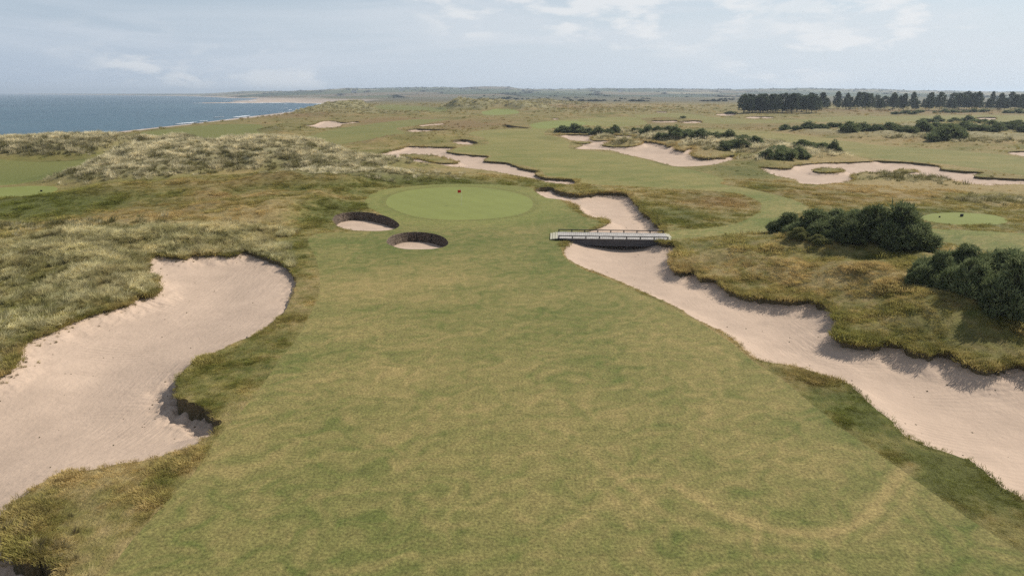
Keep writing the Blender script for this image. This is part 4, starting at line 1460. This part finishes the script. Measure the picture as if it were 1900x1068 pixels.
for q in [(1456, 242, 30, 12), (1478, 243, 25, 10), (1500, 239, 38, 13), (1524, 239, 36, 13), (1576, 246, 40, 18), (1548, 237, 38, 13), (1600, 243, 44, 13), (1625, 243, 40, 15), (1650, 242, 40, 15), (1680, 247, 44, 18), (1710, 246, 48, 19),
          (1735, 241, 40, 13), (1757, 262, 64, 30), (1736, 263, 45, 20), (1778, 261, 40, 20), (1760, 242, 40, 13), (1790, 241, 44, 15), (1820, 244, 44, 15), (1850, 246, 40, 15), (1880, 241, 44, 13), (1898, 247, 30, 14)]:
    gorse(*q, gorse_mid, 'gorse bush in the long bank above the inland fairway', 'gorse bank above the inland fairway')
for q in [(1720, 228, 34, 11), (1738, 227, 28, 11), (1770, 227, 28, 11), (1796, 227, 30, 13), (1815, 229, 38, 11), (1840, 233, 28, 9), (1865, 236, 38, 11), (1887, 235, 38, 11)]:
    gorse(*q, gorse_mid, 'gorse bush on the ridge between the gorse bank and the far fairway', 'gorse on the ridge behind the gorse bank')
for q in [(1664, 213, 22, 7), (1681, 212, 20, 9), (1696, 213, 22, 6), (1706, 210, 18, 7), (1733, 210, 9, 6), (1752, 209.5, 20, 7), (1770, 209.5, 20, 7), (1788, 209.5, 20, 6), (1806, 209, 20, 7), (1826, 208.5, 22, 7), (1870, 210.5, 22, 8), (1890, 211, 24, 8)]:
    gorse(*q, gorse_far, 'small gorse bush on the rough in front of the pine belt', 'low gorse in front of the pine belt')
for q in [(1267, 219.5, 12, 4.5), (1354, 210.5, 22, 5)]:
    gorse(*q, gorse_far, 'lone low gorse bush beside a far fairway bunker', 'lone gorse by far bunkers')


# pale shrubs at the foot of the thicket
M['broom'] = leaf_mat('pale_shrub_leaves', (0.16, 0.16, 0.055), (0.32, 0.31, 0.13), 1.6, 0.3)
for i, (q, lb) in enumerate([((1482, 451, 46, 20), 'pale yellow green shrub at the foot of the thicket nearer the footbridge'), ((1520, 456, 44, 18), 'pale yellow green shrub at the foot of the thicket farther from the footbridge')]):
    o = gorse(*q, gorse_near, lb, None)
    o.name = 'broom_shrub'
    for c_ in o.children:
        if c_.name.startswith('foliage'):
            c_.data = c_.data.copy()
            c_.data.materials.clear()
            c_.data.materials.append(M['broom'])


# ------------------------------------------------------------------ pines
def pine_meshes(seed, rounded):
    r = np.random.default_rng(seed)
    T = []
    pads = 46
    for i in range(pads):
        f = (i + r.random()) / pads
        zz = .20 + .76 * f
        if rounded:
            env = .30 * (1 - ((f - .42) / .62) ** 2) ** .6 if abs(f - .42) < .62 else .05
        else:
            env = .27 * (1 - f) ** .75 + .03
        a = i * 2.4 + r.uniform(-.4, .4)
        q = env * r.uniform(.35, 1.0)
        c = np.array([math.cos(a) * q, math.sin(a) * q, zz])
        rad = (.06 + .05 * (1 - f)) * r.uniform(.8, 1.25)
        m = 26
        d = r.normal(size=(m, 3)); d /= np.linalg.norm(d, axis=1)[:, None]
        p = c + d * np.array([rad, rad, rad * .7]) * r.uniform(.5, 1.1, (m, 1))
        for pp, dd in zip(p, d):
            u = np.cross(dd + r.normal(0, .5, 3), [0, 0, 1.0]); u /= np.linalg.norm(u) + 1e-9
            w = dd * .7 + np.array([0, 0, .4]) + r.normal(0, .35, 3); w /= np.linalg.norm(w)
            s = r.uniform(.022, .045)
            T.append([pp - u * s, pp + u * s, pp + w * s * 1.7])
            T.append([pp - w * s * .7, pp + u * s * .9, pp - u * s * .3 + w * s * 1.2])
    crown = tri_soup('crown', np.array(T), M['pine'])
    mb = MB()
    mb.tube([(0, 0, -.03), (.004, 0, .2), (-.004, .004, .5), (0, 0, .9)], [.019, .015, .011, .003], 7)
    for i in range(12):
        a = i * 2.4
        h = .22 + .05 * i
        l = .2 * (1 - h * .7)
        mb.tube([(0, 0, h), (math.cos(a) * l * .6, math.sin(a) * l * .6, h + .02), (math.cos(a) * l, math.sin(a) * l, h + .05)], [.006, .004, .002], 4)
    return crown, mb.mesh('trunk', M['bark'])


pines = [pine_meshes(800 + i, i % 2 == 0) for i in range(6)]
pine_n = 0


def pine(x, y, h, wide, label, group):
    global pine_n
    pine_n += 1
    cr, tr = pines[(pine_n * 5 + int(x)) % len(pines)]
    o = empty('pine_tree', (x, y, ground_z(x, y) - .05), random.uniform(0, 6.28))
    o.scale = (h * wide, h * wide, h)
    link('crown', cr, o)
    link('trunk', tr, o)
    tag(o, label, 'tree', group)


rp = random.Random(4)
for i in range(48):
    px = rp.uniform(1380, 1514)
    base = rp.choice([rp.uniform(205, 211.5), rp.uniform(199, 206)]) if i > 15 else 208.5 + 3.5 * math.sin((px - 1372) / 148 * 3.14)
    if i <= 15: px = 1379 + i * 9.0
    x, y = P(px, base)
    top = rp.uniform(174, 183)
    hgt = CAM_H - (top - 172) / HF * y
    pine(x, y, max(9, min(hgt, 16)), rp.uniform(1.15, 1.5), 'dark pine in the dense wood where the pine belt ends', 'pines of the dense wood')
for row, (by, n_, step) in enumerate([(205.8, 42, 12.8), (203.0, 34, 16.5)]):
    for i in range(n_):
        px = 1524 + i * step + rp.uniform(-7, 7)
        x, y = P(px, by + rp.uniform(-.5, .5))
        top = rp.choice([rp.uniform(171, 175), rp.uniform(175, 184), rp.uniform(178, 188)])
        hgt = CAM_H - (top - 172) / HF * y
        pine(x, y, max(6, min(hgt, 17)), rp.uniform(.8, 1.35), 'pine standing in the long shelter belt below the hills', 'pines of the shelter belt')

# ------------------------------------------------------------------ far scrub and hedgerow trees
scrub_p = []
for i in range(4):
    fo, _ = gorse_meshes(760 + i, 150, 7, .22, .09, 3)
    me = fo.copy(); me.name = 'scrub'; me.materials.clear(); me.materials.append(M['scrub'])
    scrub_p.append(me)
th = np.radians(rng.uniform(-42, 42, 90000))
rr = 700 * (7.6 ** rng.random(90000))
x, y = rr * np.sin(th), rr * np.cos(th)
fl = look(np.stack([G, inland, hedge, fbm(X, Y, 160, 3, 161), fbm(X, Y, 420, 2, 165)], 1), x, y)
k = (fl[:, 1] > 220) & (((fl[:, 2] < 7) & (fl[:, 4] > -.15) & (rr > 1500) & (rng.random(90000) < .8)) | ((fl[:, 3] > .40) & (rng.random(90000) < .22) & (rr > 1100)) | ((fl[:, 3] > .22) & (rr > 3600) & (rng.random(90000) < .5)) | ((fl[:, 3] > .30) & (rr < 1500) & (rr > 800) & (rng.random(90000) < .10)))
x, y, fl = x[k], y[k], fl[k]
n = len(x)
sc_ = rng.uniform(1.6, 4.2, n) * (1 + .3 * sstep(1500, 5000, y))
scatter('far_scrub', 'dark hedges and scrub trees scattered over the distant farmland', np.stack([x, y, fl[:, 0] - .3], 1), np.stack([np.zeros(n), np.zeros(n), rng.uniform(0, 6.28, n)], 1),
        np.stack([sc_ * 2.0, sc_ * 1.6, sc_ * .8], 1), np.ones((n, 3)) * .1, scrub_p)


# ------------------------------------------------------------------ timber footbridge
def footbridge():
    ax, ay = P(1026, 434.5, .3)
    bx, by = P(1246, 437.5, .3)
    Lb = math.hypot(bx - ax, by - ay)
    root = empty('footbridge', ((ax + bx) / 2, (ay + by) / 2, 0.0), math.atan2(by - ay, bx - ax))
    tag(root, 'low timber footbridge crossing the long winding bunker', 'bridge')
    W, zt = 3.5, .24
    step = .215
    n_ = int((Lb - .9) / step)
    pm = MB().box(0, 0, 0, .203, W, .06, .006).mesh('plank', M['deck'])
    for i in range(n_):
        p = link('plank', pm, root)
        p.location = (-(n_ - 1) * step / 2 + i * step, random.uniform(-.02, .02), zt - .03 + random.uniform(-.004, .004))
    half = n_ * step / 2
    for sg in (-1, 1):
        MB().box(0, sg * (W / 2 - .16), zt - .43, half * 2 - 1.5, .16, .74, .01).build('beam', M['beam'], root)
        MB().box(0, sg * (W / 2 - .06), zt + .25, half * 2 - .1, .12, .08, .012).build('rail', M['darkwood'], root)
        for i in range(9):
            MB().box(-half + .12 + i * (half * 2 - .24) / 8, sg * (W / 2 - .06), zt + .105, .11, .10, .21, .008).build('post', M['darkwood'], root)
    MB().box(0, 0, zt - .33, half * 2 - 1.8, .14, .42, .01).build('beam', M['darkwood'], root)
    for e in (-1, 1):
        for k_ in range(3):
            MB().box(e * (half + .14 + k_ * .27), 0, zt - .07 - k_ * .05, .25, W - .15 * k_, .10, .012).build('ramp_board', M['rampstone'], root)
        MB().box(e * (half - .95), 0, -.45, .3, W + .1, 1.1, .02).build('abutment', M['darkwood'], root)


footbridge()

# ------------------------------------------------------------------ flag on the green
def flagstick():
    x, y = P(856, 381)
    z = ground_z(x, y)
    root = empty('flagstick', (x, y, z), 0)
    tag(root, 'thin white flagstick with a small red flag on the putting green', 'flagstick')
    MB().tube([(0, 0, -.1), (0, 0, 2.15)], [.013, .010], 8).build('pole', M['pole'], root)
    vs, fs = [], []
    for i in range(9):
        for j in range(5):
            u_, v_ = i / 8, j / 4
            for sd in (0, 1):
                pass
            vs.append((-.012 - u_ * .46, .05 * math.sin(u_ * 7 + v_) * u_, 2.12 - v_ * .38 - u_ * .05))
    for i in range(8):
        for j in range(4):
            a = i * 5 + j
            fs.append((a, a + 1, a + 6, a + 5))
    me = mesh_np('flag', np.array(vs), np.array(fs), M['flag'])
    o = link('flag', me, root)
    o.modifiers.new('thick', 'SOLIDIFY').thickness = .006
    MB().tube([(0, 0, -.06), (0, 0, .012)], .054, 12).build('cup', M['black'], root)


flagstick()


# ------------------------------------------------------------------ tee furniture, rake
def tee_block(px, py, s, label):
    x, y, z = hit(px, py)
    root = empty('tee_marker', (x, y, z), .3)
    MB().box(0, 0, .17 * s, .42 * s, .2 * s, .30 * s, .03 * s).build('block', M['black'], root)
    MB().box(0, 0, .335 * s, .46 * s, .24 * s, .03 * s, .006).build('cap', M['darkwood'], root)
    for e in (-1, 1):
        MB().box(e * .16 * s, 0, 0, .05 * s, .14 * s, .08 * s).build('foot', M['darkwood'], root)
    tag(root, label, 'marker')


tee_block(1784, 402.5, .95, 'black block shaped tee marker in the middle of the oval tee ground')
tee_block(1743, 404.5, .5, 'tiny dark tee marker near the rim of the oval tee ground')
tee_block(77, 356, .7, 'small dark tee marker on the tee ground below the seaward slope')


def rake():
    x, y, _ = hit(457, 624)
    dz = float(look(np.where(phi_sand < 0, G - drop, G), np.array([x]), np.array([y]))[0])
    root = empty('bunker_rake', (x, y, dz + .05), math.radians(12))
    tag(root, 'wooden bunker rake lying at the turf edge of the broad seaward bunker', 'rake')
    MB().tube([(0, 0, .03), (.9, .1, .12)], .016, 8).build('handle', M['darkwood'], root)
    MB().box(0, 0, .03, .05, .55, .045, .006).build('head', M['darkwood'], root)
    for i in range(11):
        MB().box(0, -.25 + i * .05, -.02, .012, .012, .08).build('tine', M['darkwood'], root)


rake()


# ------------------------------------------------------------------ far cottages
def cottage(px, py, D, label, s=1.0):
    x, y, z = at_range(px, py, D)
    z = ground_z(x, y)
    root = empty('cottage', (x, y, z), .2)
    tag(root, label, 'house')
    MB().box(0, 0, 1.4 * s, 13 * s, 6 * s, 3.4 * s).build('wall', M['wall'], root)
    vs = np.array([(-6.8, -3.4, 3.1), (6.8, -3.4, 3.1), (6.8, 3.4, 3.1), (-6.8, 3.4, 3.1), (-6.8, 0, 5.6), (6.8, 0, 5.6)]) * s
    me = bpy.data.meshes.new('roof')
    me.from_pydata([tuple(q) for q in vs], [], [(0, 1, 5, 4), (2, 3, 4, 5), (0, 4, 3), (1, 2, 5), (0, 3, 2, 1)])
    me.materials.append(M['slate'])
    rf = link('roof', me, root)
    for e in (-1, 1):
        MB().box(e * 5.8 * s, 0, 5.8 * s, .9 * s, .9 * s, 1.5 * s).build('chimney', M['wall'], rf)
    for i in (-4, -1.6, 1.6, 4):
        MB().box(i * s, -3.02 * s, 1.6 * s, 1.0 * s, .12 * s, 1.2 * s).build('window', M['glass'], root)
    MB().box(0, -3.02 * s, 1.0 * s, .95 * s, .12 * s, 2.0 * s).build('door', M['slate'], root)


cottage(657, 172, 3200, 'white cottage far off on the coastal farmland', 1.6)
cottage(745, 171, 3600, 'white farmhouse far off below the wooded hill', 1.7)
cottage(1151, 170.5, 3300, 'white farmhouse on the open fields below the inland hills', 1.6)


# ------------------------------------------------------------------ small stones and bits of turf lying on the sand
def debris():
    vs, fs = [], []
    r = np.random.default_rng(77)
    x, y, rr_ = cand(60000, 17, 90)
    f = look(np.stack([phi_sand, G - drop, wildf], 1), x, y)
    p = np.where(f[:, 0] < -.35, .010 + .06 * np.exp(f[:, 0] / 1.2) * (.3 + f[:, 2]), 0) * np.clip(1 + 2.2 * look(n3, x, y), 0, 3)
    k = np.nonzero(r.random(len(x)) < p)[0]
    for i in k:
        s0 = r.uniform(.015, .05) * (1.8 if r.random() < .08 else 1)
        a = r.uniform(0, 6.28)
        b = len(vs)
        ca, sa = math.cos(a), math.sin(a)
        for (u_, v_, w_) in ((1.6, 0, 0), (0, .8, 0), (-1.4, 0, 0), (0, -.9, 0), (.1, .1, .9), (0, 0, -.5)):
            vs.append((x[i] + (u_ * ca - v_ * sa) * s0, y[i] + (u_ * sa + v_ * ca) * s0, f[i, 1] + w_ * s0 + .2 * s0))
        for q in ((0, 1, 4), (1, 2, 4), (2, 3, 4), (3, 0, 4), (1, 0, 5), (2, 1, 5), (3, 2, 5), (0, 3, 5)):
            fs.append((b + q[0], b + q[1], b + q[2]))
    me = mesh_np('sand_debris', np.array(vs), np.array(fs), M['lip'], smooth=False)
    tag(link('sand_debris', me), 'scattered pebbles and scraps of turf lying on the bunker sand', kind='stuff')


debris()
